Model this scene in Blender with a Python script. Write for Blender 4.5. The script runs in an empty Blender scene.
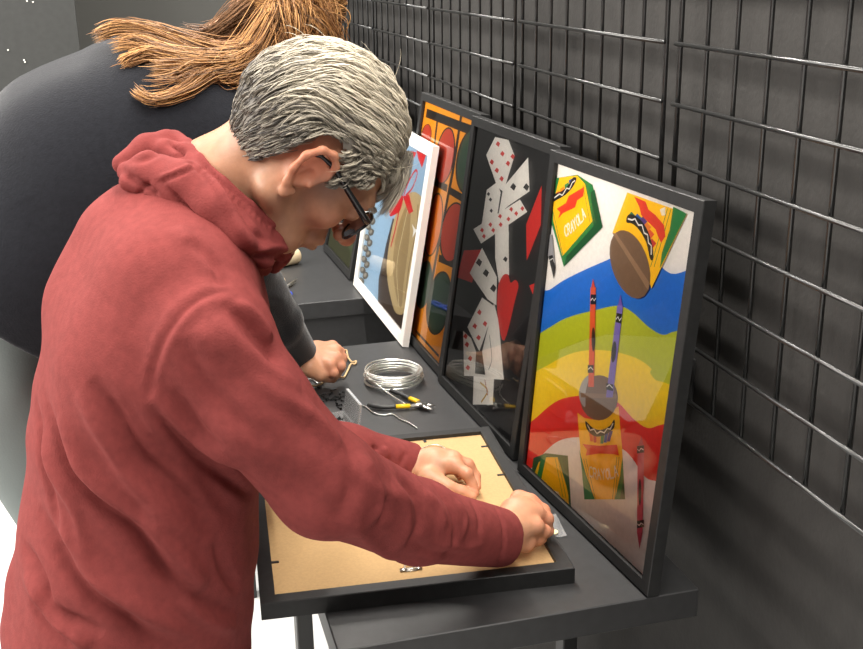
import bpy, math, random
import numpy as np
from mathutils import Vector, Matrix
from mathutils.bvhtree import BVHTree
from mathutils.geometry import tessellate_polygon
rnd = random.Random(7); rng = np.random.default_rng(7)
EYE = 1.72                      # camera height above the floor; table tops at 0.86
TOP = 0.86
CAM = np.array([0, 0, EYE])
# ------------------------------------------------------------------ camera
F_PX = 1120.68
AX = np.array([[0.96453943, 0.09769011, -0.24519446], [-0.26338593, 0.29615557, -0.9181066], [-0.01707423, 0.95013079, 0.31138393]])
def ray(px, py): return AX @ np.array([px - 431.5, 324.5 - py, -F_PX])
def PY(px, py, Y): d = ray(px, py); return d / d[1] * Y + CAM
def PZ(px, py, z): d = ray(px, py); return d / d[2] * (z - EYE) + CAM
def PX(px, py, X): d = ray(px, py); return d / d[0] * X + CAM
A_ = lambda *v: np.array(v, float)
def unit(v): v = np.array(v, float); return v / np.linalg.norm(v)
sc = bpy.context.scene
col = sc.collection
cd = bpy.data.cameras.new('camera'); cam = bpy.data.objects.new('camera', cd); col.objects.link(cam)
cam.matrix_world = Matrix([[*AX[i], CAM[i]] for i in range(3)] + [[0, 0, 0, 1]])
cd.sensor_width = 36; cd.lens = 36 * F_PX / 863; cd.clip_start = 0.05
sc.camera = cam
sc.view_settings.view_transform = 'Standard'; sc.view_settings.look = 'None'; sc.view_settings.gamma = 1
sc.view_settings.exposure = -0.08
# ------------------------------------------------------------------ materials
def lin(c):
    return [((x / 255) / 12.92 if x / 255 <= 0.04045 else ((x / 255 + 0.055) / 1.055) ** 2.4) for x in c]
def mat(name, c, rough=0.5, metal=0.0, bump=0, bscale=200, attr=False, noise=0.0, nscale=40, spec=0.5, sheen=0, coat=0, sss=0, detail=4):
    m = bpy.data.materials.new(name); m.use_nodes = True; nt = m.node_tree; N = nt.nodes; L = nt.links
    b = N['Principled BSDF']; b.inputs['Roughness'].default_value = rough; b.inputs['Metallic'].default_value = metal
    b.inputs['Specular IOR Level'].default_value = spec
    if sheen: b.inputs['Sheen Weight'].default_value = sheen; b.inputs['Sheen Roughness'].default_value = .4
    if coat: b.inputs['Coat Weight'].default_value = coat
    if sss: b.inputs['Subsurface Weight'].default_value = sss; b.inputs['Subsurface Radius'].default_value = (.01, .004, .002); b.inputs['Subsurface Scale'].default_value = 1
    tc = N.new('ShaderNodeTexCoord')
    if attr:
        a = N.new('ShaderNodeAttribute'); a.attribute_name = 'Col'; src = a.outputs['Color']
    else:
        r = N.new('ShaderNodeRGB'); r.outputs[0].default_value = (*c, 1); src = r.outputs[0]
    if noise:
        n = N.new('ShaderNodeTexNoise'); n.inputs['Scale'].default_value = nscale; n.inputs['Detail'].default_value = detail
        L.new(tc.outputs['Object'], n.inputs['Vector'])
        mr = N.new('ShaderNodeMapRange'); mr.inputs['From Min'].default_value = .3; mr.inputs['From Max'].default_value = .7
        mr.inputs['To Min'].default_value = 1 - noise; mr.inputs['To Max'].default_value = 1 + noise
        L.new(n.outputs['Fac'], mr.inputs['Value'])
        mx = N.new('ShaderNodeVectorMath'); mx.operation = 'SCALE'; L.new(src, mx.inputs[0]); L.new(mr.outputs[0], mx.inputs['Scale']); src = mx.outputs[0]
    L.new(src, b.inputs['Base Color'])
    if bump:
        n = N.new('ShaderNodeTexNoise'); n.inputs['Scale'].default_value = bscale; n.inputs['Detail'].default_value = 3
        L.new(tc.outputs['Object'], n.inputs['Vector'])
        bp = N.new('ShaderNodeBump'); bp.inputs['Strength'].default_value = bump; bp.inputs['Distance'].default_value = .002
        L.new(n.outputs['Fac'], bp.inputs['Height']); L.new(bp.outputs[0], b.inputs['Normal'])
    return m
def glassmat(name, tint=(1, 1, 1), base=.05, rough=.02, body=0.0, bodycol=(.8, .8, .8)):
    m = bpy.data.materials.new(name); m.use_nodes = True; nt = m.node_tree; N = nt.nodes; L = nt.links
    N.remove(N['Principled BSDF']); out = N['Material Output']
    t = N.new('ShaderNodeBsdfTransparent'); t.inputs[0].default_value = (*tint, 1)
    g = N.new('ShaderNodeBsdfGlossy'); g.inputs['Roughness'].default_value = rough
    f = N.new('ShaderNodeFresnel'); f.inputs['IOR'].default_value = 1.5
    mx = N.new('ShaderNodeMixShader'); L.new(f.outputs[0], mx.inputs[0]); L.new(t.outputs[0], mx.inputs[1]); L.new(g.outputs[0], mx.inputs[2])
    last = mx
    if body:
        d = N.new('ShaderNodeBsdfDiffuse'); d.inputs[0].default_value = (*bodycol, 1)
        m2 = N.new('ShaderNodeMixShader'); m2.inputs[0].default_value = body; L.new(mx.outputs[0], m2.inputs[1]); L.new(d.outputs[0], m2.inputs[2]); last = m2
    L.new(last.outputs[0], out.inputs['Surface'])
    return m
M = dict(
    wall=mat('dark_grey_wall_paint', (.039, .037, .035), .75, bump=.35, bscale=120, noise=.10, nscale=30, spec=.25),
    wallb=mat('back_wall_paint', (.105, .104, .096), .8, bump=.1),
    panel=mat('black_panel', (.035, .036, .034), .6, noise=.1),
    wire=mat('black_coated_wire', (.012, .012, .012), .28, metal=0, spec=.9),
    table=mat('black_laminate', (.028, .028, .029), .42, noise=.12, nscale=60, bump=.03, bscale=300),
    tleg=mat('black_steel_leg', (.02, .02, .02), .4),
    floor=mat('white_floor', (.8, .8, .79), .35, noise=.03, nscale=3),
    blackframe=mat('black_painted_wood', (.016, .016, .016), .5, spec=.35, noise=.2, nscale=80, bump=.05, bscale=300),
    whiteframe=mat('white_painted_wood', (.82, .79, .74), .35),
    kraft=mat('kraft_backing', (.50, .325, .155), .8, noise=.06, nscale=250, spec=.2),
    art=mat('printed_artwork', (1, 1, 1), .45, attr=True, noise=.05, nscale=120, bump=.04, bscale=400),
    glass=glassmat('picture_glass'),
    clear=glassmat('clear_plastic', body=.24, rough=.08),
    bag=glassmat('clear_bag_film', body=.15, rough=.05),
    hoodie=mat('dusty_red_fleece', (.215, .045, .042), .88, bump=.35, bscale=420, noise=.10, nscale=90, spec=.12),
    sweater=mat('charcoal_wool', (.015, .016, .020), .95, bump=.5, bscale=330, noise=.12, nscale=120, spec=.1, sheen=.2),
    trousers=mat('pale_grey_cotton', (.18, .205, .20), .9, bump=.2, bscale=300),
    darktrousers=mat('dark_denim', (.03, .035, .05), .9),
    shoe=mat('black_rubber', (.02, .02, .02), .6),
    skin=mat('skin', (.5, .3, .2), .48, attr=True, bump=.12, bscale=350, spec=.35, sss=.08, noise=.07, nscale=90),
    hair=mat('hair', (.5, .5, .5), .55, attr=True, spec=.3),
    lens=glassmat('spectacle_lens', base=.1, body=.03),
    specs=mat('black_acetate', (.012, .012, .013), .22),
    alu=mat('bright_aluminium_wire', (.95, .94, .88), .33, metal=1),
    steel=mat('steel', (.5, .48, .45), .3, metal=1),
    yellow=mat('yellow_grip', (.85, .52, .01), .4), blackgrip=mat('black_grip', (.02, .02, .02), .5),
    twine=mat('jute_twine', (.60, .42, .22), .9, bump=.6, bscale=500), spool=mat('cream_twine_spool', (.72, .56, .36), .9, bump=.6, bscale=400),
    blue=mat('blue_plastic', (.02, .06, .5), .4), screw=mat('black_screws', (.02, .02, .02), .3, metal=.6),
    cream=mat('cream_plastic', (.75, .66, .4), .5),
    fixture=mat('white_fixture', (.7, .7, .7), .5),
)
# ------------------------------------------------------------------ mesh helpers
class MB:
    def __init__(s): s.v = []; s.f = []; s.m = []; s.c = []
    def add(s, vs, fs, mi=0, c=None):
        o = len(s.v); s.v += [tuple(map(float, p)) for p in vs]; s.f += [tuple(i + o for i in f) for f in fs]; s.m += [mi] * len(fs)
        s.c += [c if c is not None else (1, 1, 1)] * len(vs)
    def box(s, c, d, mi=0, R=None, bev=0):
        c = np.array(c, float); h = np.array(d, float) / 2; R = np.eye(3) if R is None else np.array(R)
        if bev <= 0:
            P = [c + R @ (h * A_(x, y, z)) for x in (-1, 1) for y in (-1, 1) for z in (-1, 1)]
            s.add(P, [(0, 1, 3, 2), (4, 6, 7, 5), (0, 4, 5, 1), (2, 3, 7, 6), (0, 2, 6, 4), (1, 5, 7, 3)], mi); return
        # chamfered box
        P = []; idx = {}
        for x in (-1, 1):
            for y in (-1, 1):
                for z in (-1, 1):
                    for a in range(3):
                        q = h - bev; q = q.copy(); q[a] = h[a]
                        idx[(x, y, z, a)] = len(P); P.append(c + R @ (q * A_(x, y, z)))
        F = []
        for a in range(3):
            b, g = (a + 1) % 3, (a + 2) % 3
            for sg in (-1, 1):
                q = []
                for (i, j) in ((-1, -1), (1, -1), (1, 1), (-1, 1)):
                    k = [0, 0, 0]; k[a] = sg; k[b] = i; k[g] = j; q.append(idx[(*k, a)])
                F.append(tuple(q if sg > 0 else q[::-1]))
        for a in range(3):
            b, g = (a + 1) % 3, (a + 2) % 3
            for i in (-1, 1):
                for j in (-1, 1):
                    k0 = [0, 0, 0]; k0[a] = -1; k0[b] = i; k0[g] = j; k1 = list(k0); k1[a] = 1
                    q = [idx[(*k0, b)], idx[(*k1, b)], idx[(*k1, g)], idx[(*k0, g)]]
                    F.append(tuple(q if i * j < 0 else q[::-1]))
        for x in (-1, 1):
            for y in (-1, 1):
                for z in (-1, 1):
                    q = [idx[(x, y, z, a)] for a in range(3)]; F.append(tuple(q if x * y * z > 0 else q[::-1]))
        s.add(P, F, mi)
    def tube(s, pts, r, n=8, mi=0, c=None, flat=1.0, closed=False):
        pts = [np.array(p, float) for p in pts]; K = len(pts)
        r = [r] * K if np.isscalar(r) else list(r)
        V = []; up = None
        for i in range(K):
            if closed: t = pts[(i + 1) % K] - pts[i - 1]
            else: t = pts[min(i + 1, K - 1)] - pts[max(i - 1, 0)]
            t = t / (np.linalg.norm(t) + 1e-12)
            if up is None: up = np.cross(t, A_(0, 0, 1) if abs(t[2]) < .9 else A_(1, 0, 0))
            up = up - t * (up @ t); up /= np.linalg.norm(up) + 1e-12; w = np.cross(t, up)
            for k in range(n):
                a = 2 * math.pi * k / n; V.append(pts[i] + r[i] * (math.cos(a) * up + flat * math.sin(a) * w))
        F = []
        for i in range(K if closed else K - 1):
            j = (i + 1) % K
            for k in range(n): F.append((i * n + k, i * n + (k + 1) % n, j * n + (k + 1) % n, j * n + k))
        if not closed: F += [tuple(range(n))[::-1], tuple((K - 1) * n + k for k in range(n))]
        s.add(V, F, mi, c)
    def obj(s, name, mats, parent=None, smooth=False, cols=False, local=None):
        me = bpy.data.meshes.new(name); V = np.array(s.v)
        if local is not None:
            V = (V - local[:3, 3]) @ local[:3, :3]
        me.from_pydata([tuple(v) for v in V], [], s.f)
        for m in (mats if isinstance(mats, list) else [mats]): me.materials.append(M[m] if isinstance(m, str) else m)
        me.polygons.foreach_set('material_index', s.m)
        if smooth: me.polygons.foreach_set('use_smooth', [True] * len(s.f))
        if cols:
            ca = me.color_attributes.new('Col', 'FLOAT_COLOR', 'POINT')
            ca.data.foreach_set('color', np.array([(*c, 1) for c in s.c], np.float32).ravel())
        me.update()
        o = bpy.data.objects.new(name, me); col.objects.link(o)
        if parent is not None: o.parent = parent
        return o
def npmesh(name, V, Fq, material, parent=None, cols=None, origin=None):
    """quads as an (n,4) array"""
    me = bpy.data.meshes.new(name); V = np.asarray(V, np.float32)
    if origin is not None: V = V - np.array(origin, np.float32)
    Fq = np.asarray(Fq, np.int32); nf, k = Fq.shape
    me.vertices.add(len(V)); me.vertices.foreach_set('co', V.ravel())
    me.loops.add(nf * k); me.loops.foreach_set('vertex_index', Fq.ravel())
    me.polygons.add(nf); me.polygons.foreach_set('loop_start', np.arange(0, nf * k, k, dtype=np.int32)); me.polygons.foreach_set('loop_total', np.full(nf, k, np.int32))
    me.polygons.foreach_set('use_smooth', np.ones(nf, bool))
    me.materials.append(M[material]); me.update(calc_edges=True)
    if cols is not None:
        ca = me.color_attributes.new('Col', 'FLOAT_COLOR', 'POINT')
        ca.data.foreach_set('color', np.c_[cols, np.ones(len(V))].astype(np.float32).ravel())
    o = bpy.data.objects.new(name, me); col.objects.link(o)
    if parent is not None: o.parent = parent
    return o
def empty(name, label, cat, loc=(0, 0, 0), group=None, mw=None):
    o = bpy.data.objects.new(name, None); col.objects.link(o); o.empty_display_size = .05
    if mw is not None: o.matrix_world = mw
    else: o.location = tuple(map(float, loc))
    o['label'] = label; o['category'] = cat
    if group: o['group'] = group
    return o
def tag(o, label, cat, group=None, kind=None):
    o['label'] = label; o['category'] = cat
    if group: o['group'] = group
    if kind: o['kind'] = kind
    return o
def struct(o, label, cat): o['kind'] = 'structure'; o['label'] = label; o['category'] = cat; return o
def catmull(P, n=6):
    P = [np.array(p, float) for p in P]; Q = [2 * P[0] - P[1]] + P + [2 * P[-1] - P[-2]]; out = []
    for i in range(1, len(Q) - 2):
        for k in range(n):
            t = k / n; a, b, c, d = Q[i - 1:i + 3]
            out.append(.5 * ((2 * b) + (c - a) * t + (2 * a - 5 * b + 4 * c - d) * t * t + (-a + 3 * b - 3 * c + d) * t ** 3))
    out.append(P[-1]); return out
# ------------------------------------------------------------------ implicit surfaces (for bodies and clothes)
class SDF:
    def __init__(s): s.p = []
    def cone(s, a, b, ra, rb, k=.02, op=1):
        if np.linalg.norm(np.array(b, float) - np.array(a, float)) < 1e-5: b = np.array(b, float) + 1e-4
        s.p.append(('c', np.array(a, float), np.array(b, float), ra, rb, k, op))
    def ball(s, a, r, k=.02, op=1): s.cone(a, np.array(a, float) + 1e-5, r, r, k, op)
    def chain(s, pts, rs, k=.02, op=1):
        for i in range(len(pts) - 1): s.cone(pts[i], pts[i + 1], rs[i], rs[i + 1], k, op)
    def ell(s, c, r, R=np.eye(3), k=.02, op=1): s.p.append(('e', np.array(c, float), np.array(r, float), np.array(R, float), 0, k, op))
    def cut(s, c, n, R, k=.004): s.p.append(('h', np.array(c, float), unit(n), R, 0, k, -1))
    @staticmethod
    def ev(pr, P):
        if pr[0] == 'c':
            _, a, b, ra, rb, k, op = pr; ab = b - a; h = np.clip(((P - a) @ ab) / (ab @ ab), 0, 1)
            return np.linalg.norm(P - a - h[:, None] * ab, axis=1) - (ra + (rb - ra) * h)
        if pr[0] == 'e':
            _, c, r, R, _, k, op = pr; q = (P - c) @ R; k0 = np.linalg.norm(q / r, axis=1); k1 = np.linalg.norm(q / (r * r), axis=1)
            return k0 * (k0 - 1) / (k1 + 1e-9)
        _, c, n, R, _, k, op = pr
        return np.maximum(-((P - c) @ n), np.linalg.norm(P - c, axis=1) - R)
    @staticmethod
    def comb(d, e, k, op):
        if op > 0:
            h = np.clip(.5 + .5 * (d - e) / k, 0, 1); return d + (e - d) * h - k * h * (1 - h)
        e = -e; h = np.clip(.5 - .5 * (d - e) / k, 0, 1); return d + (e - d) * h + k * h * (1 - h)
    def evalp(s, P, prims=None):
        d = np.full(len(P), 9.0)
        for i, pr in enumerate(s.p):
            if prims is not None and not prims[i]: continue
            d = s.comb(d, s.ev(pr, P), pr[5], pr[6])
        return d
    def mesh(s, h, lo, hi, B=14):
        lo = np.array(lo, float); hi = np.array(hi, float); n = (np.ceil((hi - lo) / h / B).astype(int)) * B
        dims = n + 1
        vals = np.full(dims, 1.0, np.float32)
        nb = n // B; bi = np.stack(np.meshgrid(*[np.arange(k) for k in nb], indexing='ij'), -1).reshape(-1, 3)
        cen = lo + (bi + .5) * B * h; diag = B * h * .5 * 1.74
        D = np.stack([s.ev(pr, cen) for pr in s.p]); ops = np.array([pr[6] for pr in s.p]); ks = np.array([pr[5] for pr in s.p])
        dc = s.evalp(cen)
        amin = np.min(np.where(ops[:, None] > 0, D, 9), axis=0)
        offs = np.stack(np.meshgrid(*[np.arange(B + 1)] * 3, indexing='ij'), -1).reshape(-1, 3)
        for q in range(len(bi)):
            sl = tuple(slice(bi[q][a] * B, bi[q][a] * B + B + 1) for a in range(3))
            if dc[q] > diag * 1.6 + .02: continue
            if dc[q] < -(diag * 1.6 + .02) and np.all(D[ops < 0, q] > diag * 1.6): vals[sl] = -1; continue
            use = np.where(ops > 0, D[:, q] < max(amin[q], 0) + 2.2 * diag + 3 * ks, D[:, q] < diag * 1.3 + 3 * ks + .01)
            vals[sl] = s.evalp(lo + (bi[q] * B + offs) * h, use).reshape(B + 1, B + 1, B + 1)
        # surface nets
        ins = vals < 0
        c8 = [(i, j, k) for i in (0, 1) for j in (0, 1) for k in (0, 1)]
        sh = lambda a, o: a[o[0]:dims[0] - 1 + o[0], o[1]:dims[1] - 1 + o[1], o[2]:dims[2] - 1 + o[2]]
        cnt = sum(sh(ins, o).astype(np.int8) for o in c8); act = (cnt > 0) & (cnt < 8)
        cells = np.argwhere(act); idm = np.full(act.shape, -1, np.int32); idm[act] = np.arange(len(cells))
        acc = np.zeros((len(cells), 3)); num = np.zeros(len(cells))
        for a in range(3):
            for o in c8:
                if o[a]: continue
                p = cells + o; e = np.zeros(3, int); e[a] = 1; q = p + e
                va = vals[p[:, 0], p[:, 1], p[:, 2]]; vb = vals[q[:, 0], q[:, 1], q[:, 2]]; mk = (va < 0) != (vb < 0)
                t = va / (va - vb + 1e-12); pos = p.astype(float); pos[:, a] += np.where(mk, t, 0)
                acc += pos * mk[:, None]; num += mk
        V = lo + acc / num[:, None] * h
        Fs = []
        for a in range(3):
            b, c = (a + 1) % 3, (a + 2) % 3
            sA = [slice(0, -1) if x == a else slice(1, -1) for x in range(3)]; sB = [slice(1, None) if x == a else slice(1, -1) for x in range(3)]
            A0 = ins[tuple(sA)]; B0 = ins[tuple(sB)]; E = np.argwhere(A0 != B0)
            off = np.ones(3, int); off[a] = 0; E0 = E + off
            flip = ~A0[A0 != B0]
            q = []
            for (u, v) in ((0, 0), (-1, 0), (-1, -1), (0, -1)):
                t = E0.copy(); t[:, b] += u; t[:, c] += v; q.append(idm[t[:, 0], t[:, 1], t[:, 2]])
            q = np.stack(q, 1); q[flip] = q[flip][:, ::-1]; Fs.append(q)
        Fq = np.concatenate(Fs); Fq = Fq[(Fq >= 0).all(1)]
        return V, Fq
def smooth_mesh(V, Fq, it=2, lam=.5):
    e = np.concatenate([Fq[:, [0, 1]], Fq[:, [1, 2]], Fq[:, [2, 3]], Fq[:, [3, 0]]]); e = np.concatenate([e, e[:, ::-1]])
    cnt = np.bincount(e[:, 0], minlength=len(V))[:, None]
    for _ in range(it):
        S = np.stack([np.bincount(e[:, 0], weights=V[e[:, 1], a], minlength=len(V)) for a in range(3)], 1) / np.maximum(cnt, 1)
        V = V + (S - V) * lam
    return V
def normals(V, Fq):
    n = np.cross(V[Fq[:, 2]] - V[Fq[:, 0]], V[Fq[:, 3]] - V[Fq[:, 1]]); N = np.zeros_like(V)
    for k in range(4):
        for a in range(3): N[:, a] += np.bincount(Fq[:, k], weights=n[:, a], minlength=len(V))
    return N / (np.linalg.norm(N, axis=1)[:, None] + 1e-12)
def dist_poly(V, P):
    """distance to a polyline and the parameter 0..1 along it"""
    best = np.full(len(V), 9.0); tt = np.zeros(len(V)); K = len(P) - 1
    for i in range(K):
        a, b = P[i], P[i + 1]; ab = b - a; h = np.clip(((V - a) @ ab) / (ab @ ab + 1e-12), 0, 1); d = np.linalg.norm(V - a - h[:, None] * ab, axis=1)
        m = d < best; best[m] = d[m]; tt[m] = (i + h[m]) / K
    return best, tt
def on_surface(bvh, pts):
    out = []
    for (x, y) in pts:
        r = bvh.ray_cast(Vector(CAM), Vector(ray(x, y)).normalized())
        if r[0] is not None: out.append(np.array(r[0]))
    return out
def sculpt(V, Fq, folds):
    bvh = BVHTree.FromPolygons([tuple(v) for v in V], [tuple(f) for f in Fq]); N = normals(V, Fq); D = np.zeros(len(V))
    for pts, amp, w in folds:
        P = on_surface(bvh, [tuple(p) for p in catmull([(*p, 0) for p in pts], 5)] if False else [(p[0], p[1]) for p in catmull([A_(*p, 0) for p in pts], 5)])
        # drop jumps to another layer of cloth
        if len(P) < 2: continue
        keep = [P[0]]
        for p in P[1:]:
            if np.linalg.norm(p - keep[-1]) < .09: keep.append(p)
        if len(keep) < 2: continue
        lo = np.min(keep, 0) - 4 * w; hi = np.max(keep, 0) + 4 * w; near = np.where(((V > lo) & (V < hi)).all(1))[0]
        d, t = dist_poly(V[near], keep)
        taper = np.clip(np.minimum(t, 1 - t) * 5, 0, 1) ** .7 if amp > -9 else 1
        D[near] += amp * np.exp(-(d / w) ** 2) * (taper * .9 + .1)
    return V + N * D[:, None]

# ================================================================== ROOM
WX = .782; GX = .735; GK = GX / .705
b = MB(); b.box((WX + .05, 2.2, 1.5), (.1, 8.4, 3.0)); struct(b.obj('wall_right', 'wall'), 'dark grey painted wall behind the black wire grid', 'wall')
b = MB(); b.box((-1.4, 5.65, 1.5), (4.4, .1, 3.0)); struct(b.obj('wall_back', 'wallb'), 'grey back wall', 'wall')
b = MB(); b.box((-1.4, 2.0, -.05), (4.6, 8.6, .1)); struct(b.obj('floor', 'floor'), 'bright white floor', 'floor')
p0 = PY(76.5, 20, 4.9)
b = MB(); b.box((p0[0] - .75, 4.92, 1.3), (1.5, .04, 2.6))
o = b.obj('partition_panel', 'panel'); tag(o, 'black partition panel standing before the grey back wall', 'panel')
b = MB()
for (x, y) in ((8, 50), (24, 60), (27, 1), (33, 2), (25, 62)):
    q = PY(x, y, 4.895); b.box(q, (.006, .004, .006))
b.obj('paint_speck', 'whiteframe', o)
# wire grid panels
ybars = [1.40 + .608 * k for k in range(-2, 7)]
first = None
zs = [EYE - .5785 * GK + .0777 * GK * k for k in range(23)]
def grid_panel(y0):
    t = empty('wire_grid_panel', '', 'grid panel', (GX, y0, zs[0]))
    b = MB(); r = .0031
    for k in range(1, 8): b.tube([(0, .071 * GK * k, -.002), (0, .071 * GK * k, zs[-1] - zs[0] + .002)], r, 8)
    b.obj('vertical_wires', 'wire', t, True)
    b = MB()
    for z in zs: b.tube([(-.0055, -.004, z - zs[0]), (-.0055, .572 * GK, z - zs[0])], r, 8)
    b.obj('horizontal_wires', 'wire', t, True)
    for y in (0, .568 * GK):
        b = MB(); b.tube([(0, y, -.003), (0, y, zs[-1] - zs[0] + .003)], .0038, 8); b.obj('edge_wire', 'wire', t, True)
    return t
g0 = grid_panel(1.40 * GK)
glabels = ['wire grid panel nearest the camera, right of the crayon picture', 'black wire grid panel behind the crayon picture, its seam left of the picture corner', 'black wire grid panel behind the playing card picture', 'black wire grid panel behind the paint box picture', 'black wire grid panel above the grey haired man, fourth from the right edge', 'black wire grid panel just right of the brown haired head', 'farthest wire grid panel along the wall']
for i, y0 in enumerate([.184 + .608, 1.40, 2.008, 2.616, 3.224, 3.832, 4.44]):
    if i == 1: t = g0
    else:
        t = g0.copy(); col.objects.link(t)
        for ch in list(g0.children): c = ch.copy(); col.objects.link(c); c.parent = t
    t.location = (GX, y0 * GK, zs[0]); t['label'] = glabels[i]; t['group'] = 'wire grid panels on the right wall'
# wall bracket
q = PX(690, 378, WX - .001)
t = empty('grid_bracket', 'small black bracket fixing the wire grid to the wall beside the crayon picture', 'bracket', q)
b = MB(); b.box((-.003, 0, 0), (.006, .03, .07), bev=.001); b.obj('plate', 'tleg', t)
b = MB(); b.tube([(-.004, 0, .0), (-.05, 0, .0), (-.052, 0, .012)], .004, 8); b.obj('hook', 'tleg', t, True)
for z_ in (.024, -.024):
    b = MB(); b.tube([(-.006, 0, z_), (-.010, 0, z_)], .005, 8); b.obj('screw', 'steel', t, True)

# ================================================================== TABLES
def table(y0, y1, label, endpanel):
    t = empty('display_table', label, 'table', (.46, (y0 + y1) / 2, 0), 'black display tables along the grid wall')
    L = y1 - y0; b = MB(); b.box((0, 0, TOP - .0225), (.522, L, .045), bev=.0015); b.obj('tabletop', 'table', t)
    for sx in (-1, 1):
        for sy in (-1, 1):
            b = MB(); b.box((sx * (.261 - (.014 if sy < 0 or endpanel else .10)), sy * (L / 2 - ((.45 if sy < 0 else .04) if not endpanel else .03)), (TOP - .045) / 2), (.028, .04, TOP - .045), bev=.002); b.obj('leg', 'tleg', t)
    b = MB()
    if endpanel: b.box((0, -L / 2 + .018, (TOP - .045) / 2 + .05), (.42, .012, TOP - .145)); b.obj('end_panel', 'table', t)
    return t
table(1.251, 2.443, 'near black table under the picture being wired', False)
table(2.812, 4.0, 'far black table carrying the twine spool and scissors', True)

# ================================================================== FRAMED PICTURES
def frame_matrix(BL, BR, lean_x, height):
    BL = np.array(BL, float); BR = np.array(BR, float); u = unit(BR - BL)
    s = math.asin(lean_x / height); side = np.cross(u, A_(0, 0, 1)); side /= np.linalg.norm(side)   # towards the room (-X)
    v = unit(-side * math.sin(s) + A_(0, 0, 1) * math.cos(s)); w = np.cross(u, v)
    m = np.eye(4); m[:3, 0] = u; m[:3, 1] = v; m[:3, 2] = w; m[:3, 3] = BL; return m
class Pic:
    def __init__(s, name, label, m, W, H, bw, depth, matn, group):
        s.m = m; s.W = W; s.H = H; s.bw = bw
        s.t = empty(name, label, 'picture', mw=Matrix(m.tolist()), group=group)
        b = MB(); T = .006
        O = [(0, 0), (W, 0), (W, H), (0, H)]; I = [(bw, bw), (W - bw, bw), (W - bw, H - bw), (bw, H - bw)]
        e = .0012
        O2 = [(e, e), (W - e, e), (W - e, H - e), (e, H - e)]
        V = [(*p, -depth) for p in O] + [(*p, -e) for p in O] + [(*p, 0) for p in O2] + [(*p, 0) for p in I] + [(*p, -T) for p in I] + [(*p, -depth) for p in I]
        Fc = []
        for k in range(4):
            j = (k + 1) % 4
            for lv in range(5): Fc.append((lv * 4 + k, lv * 4 + j, lv * 4 + 4 + j, lv * 4 + 4 + k))
            Fc.append((20 + k, 20 + j, j, k))
        b.add(V, Fc); b.obj('frame_moulding', matn, s.t)
        b = MB(); b.box((W / 2, H / 2, -depth + .003), (W - 2 * bw + .0, H - 2 * bw, .003)); b.obj('backing_board', 'kraft', s.t)
        b = MB(); b.add([(*p, -.0045) for p in I], [(0, 1, 2, 3)]); b.obj('glass', 'glass', s.t)
        s.a = MB(); s.layer = 0; s.S = [np.array(p) for p in I]
        s.base(((.9, .9, .9)))
    def base(s, c):
        z = -.0066 - .0014; bw = s.bw
        s.a.add([(bw, bw, z), (s.W - bw, bw, z), (s.W - bw, s.H - bw, z), (bw, s.H - bw, z)], [(0, 1, 2, 3)], 0, lin(c) if max(c) > 1 else c)
        s.layer = z
    def uv(s, px, py):
        n = s.m[:3, 2]; o = s.m[:3, 3] + n * -.007; d = ray(px, py); t = ((o - CAM) @ n) / (d @ n); q = CAM + d * t
        return np.array([(q - s.m[:3, 3]) @ s.m[:3, 0], (q - s.m[:3, 3]) @ s.m[:3, 1]])
    def clip(s, P):
        lo = s.bw; 
        for ax, val, sg in ((0, s.bw, 1), (0, s.W - s.bw, -1), (1, s.bw, 1), (1, s.H - s.bw, -1)):
            out = []
            for i in range(len(P)):
                a, b_ = P[i - 1], P[i]; da = (a[ax] - val) * sg; db = (b_[ax] - val) * sg
                if (da >= 0) != (db >= 0): out.append(a + (b_ - a) * (da / (da - db)))
                if db >= 0: out.append(b_)
            P = out
            if len(P) < 3: return []
        return P
    def fill(s, P, c):
        P = s.clip(P)
        if len(P) < 3: return
        s.layer += .000012; tri = tessellate_polygon([[Vector((*p, 0)) for p in P]])
        V = [(*p, s.layer) for p in P]; Fs = []
        for t in tri:
            a, b_, c_ = [P[i] for i in t]; cr = (b_[0] - a[0]) * (c_[1] - a[1]) - (b_[1] - a[1]) * (c_[0] - a[0])
            Fs.append(tuple(t) if cr > 0 else tuple(t)[::-1])
        s.a.add(V, Fs, 0, lin(c))
    def poly(s, pts, c, sm=False):
        P = [s.uv(*s.map(*p)) for p in pts]
        if sm:
            P3 = [A_(*p, 0) for p in P]; n = len(P3); Q = catmull(P3[-2:] + P3 + P3[:2], 4); P = [q[:2] for q in Q[8:8 + 4 * n]]
        s.fill(P, c)
    def ell(s, cx, cy, rx, ry, ang, c, n=28, a0=0, a1=360):
        an = math.radians(ang); P = []
        for k in range(n):
            t = math.radians(a0 + (a1 - a0) * k / (n if a1 - a0 == 360 else n - 1)); x, y = rx * math.cos(t), ry * math.sin(t)
            P.append(s.uv(*s.map(cx + x * math.cos(an) - y * math.sin(an), cy + x * math.sin(an) + y * math.cos(an))))
        s.fill(P, c)
    def line(s, pts, w, c, sm=True):
        P = [A_(*s.uv(*s.map(*p)), 0) for p in pts]; P = catmull(P, 4) if sm and len(P) > 2 else P
        L = []; R = []
        for i in range(len(P)):
            t = unit(P[min(i + 1, len(P) - 1)] - P[max(i - 1, 0)]); nrm = A_(-t[1], t[0], 0) * w / 2; L.append((P[i] + nrm)[:2]); R.append((P[i] - nrm)[:2])
        s.fill(L + R[::-1], c)
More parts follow.
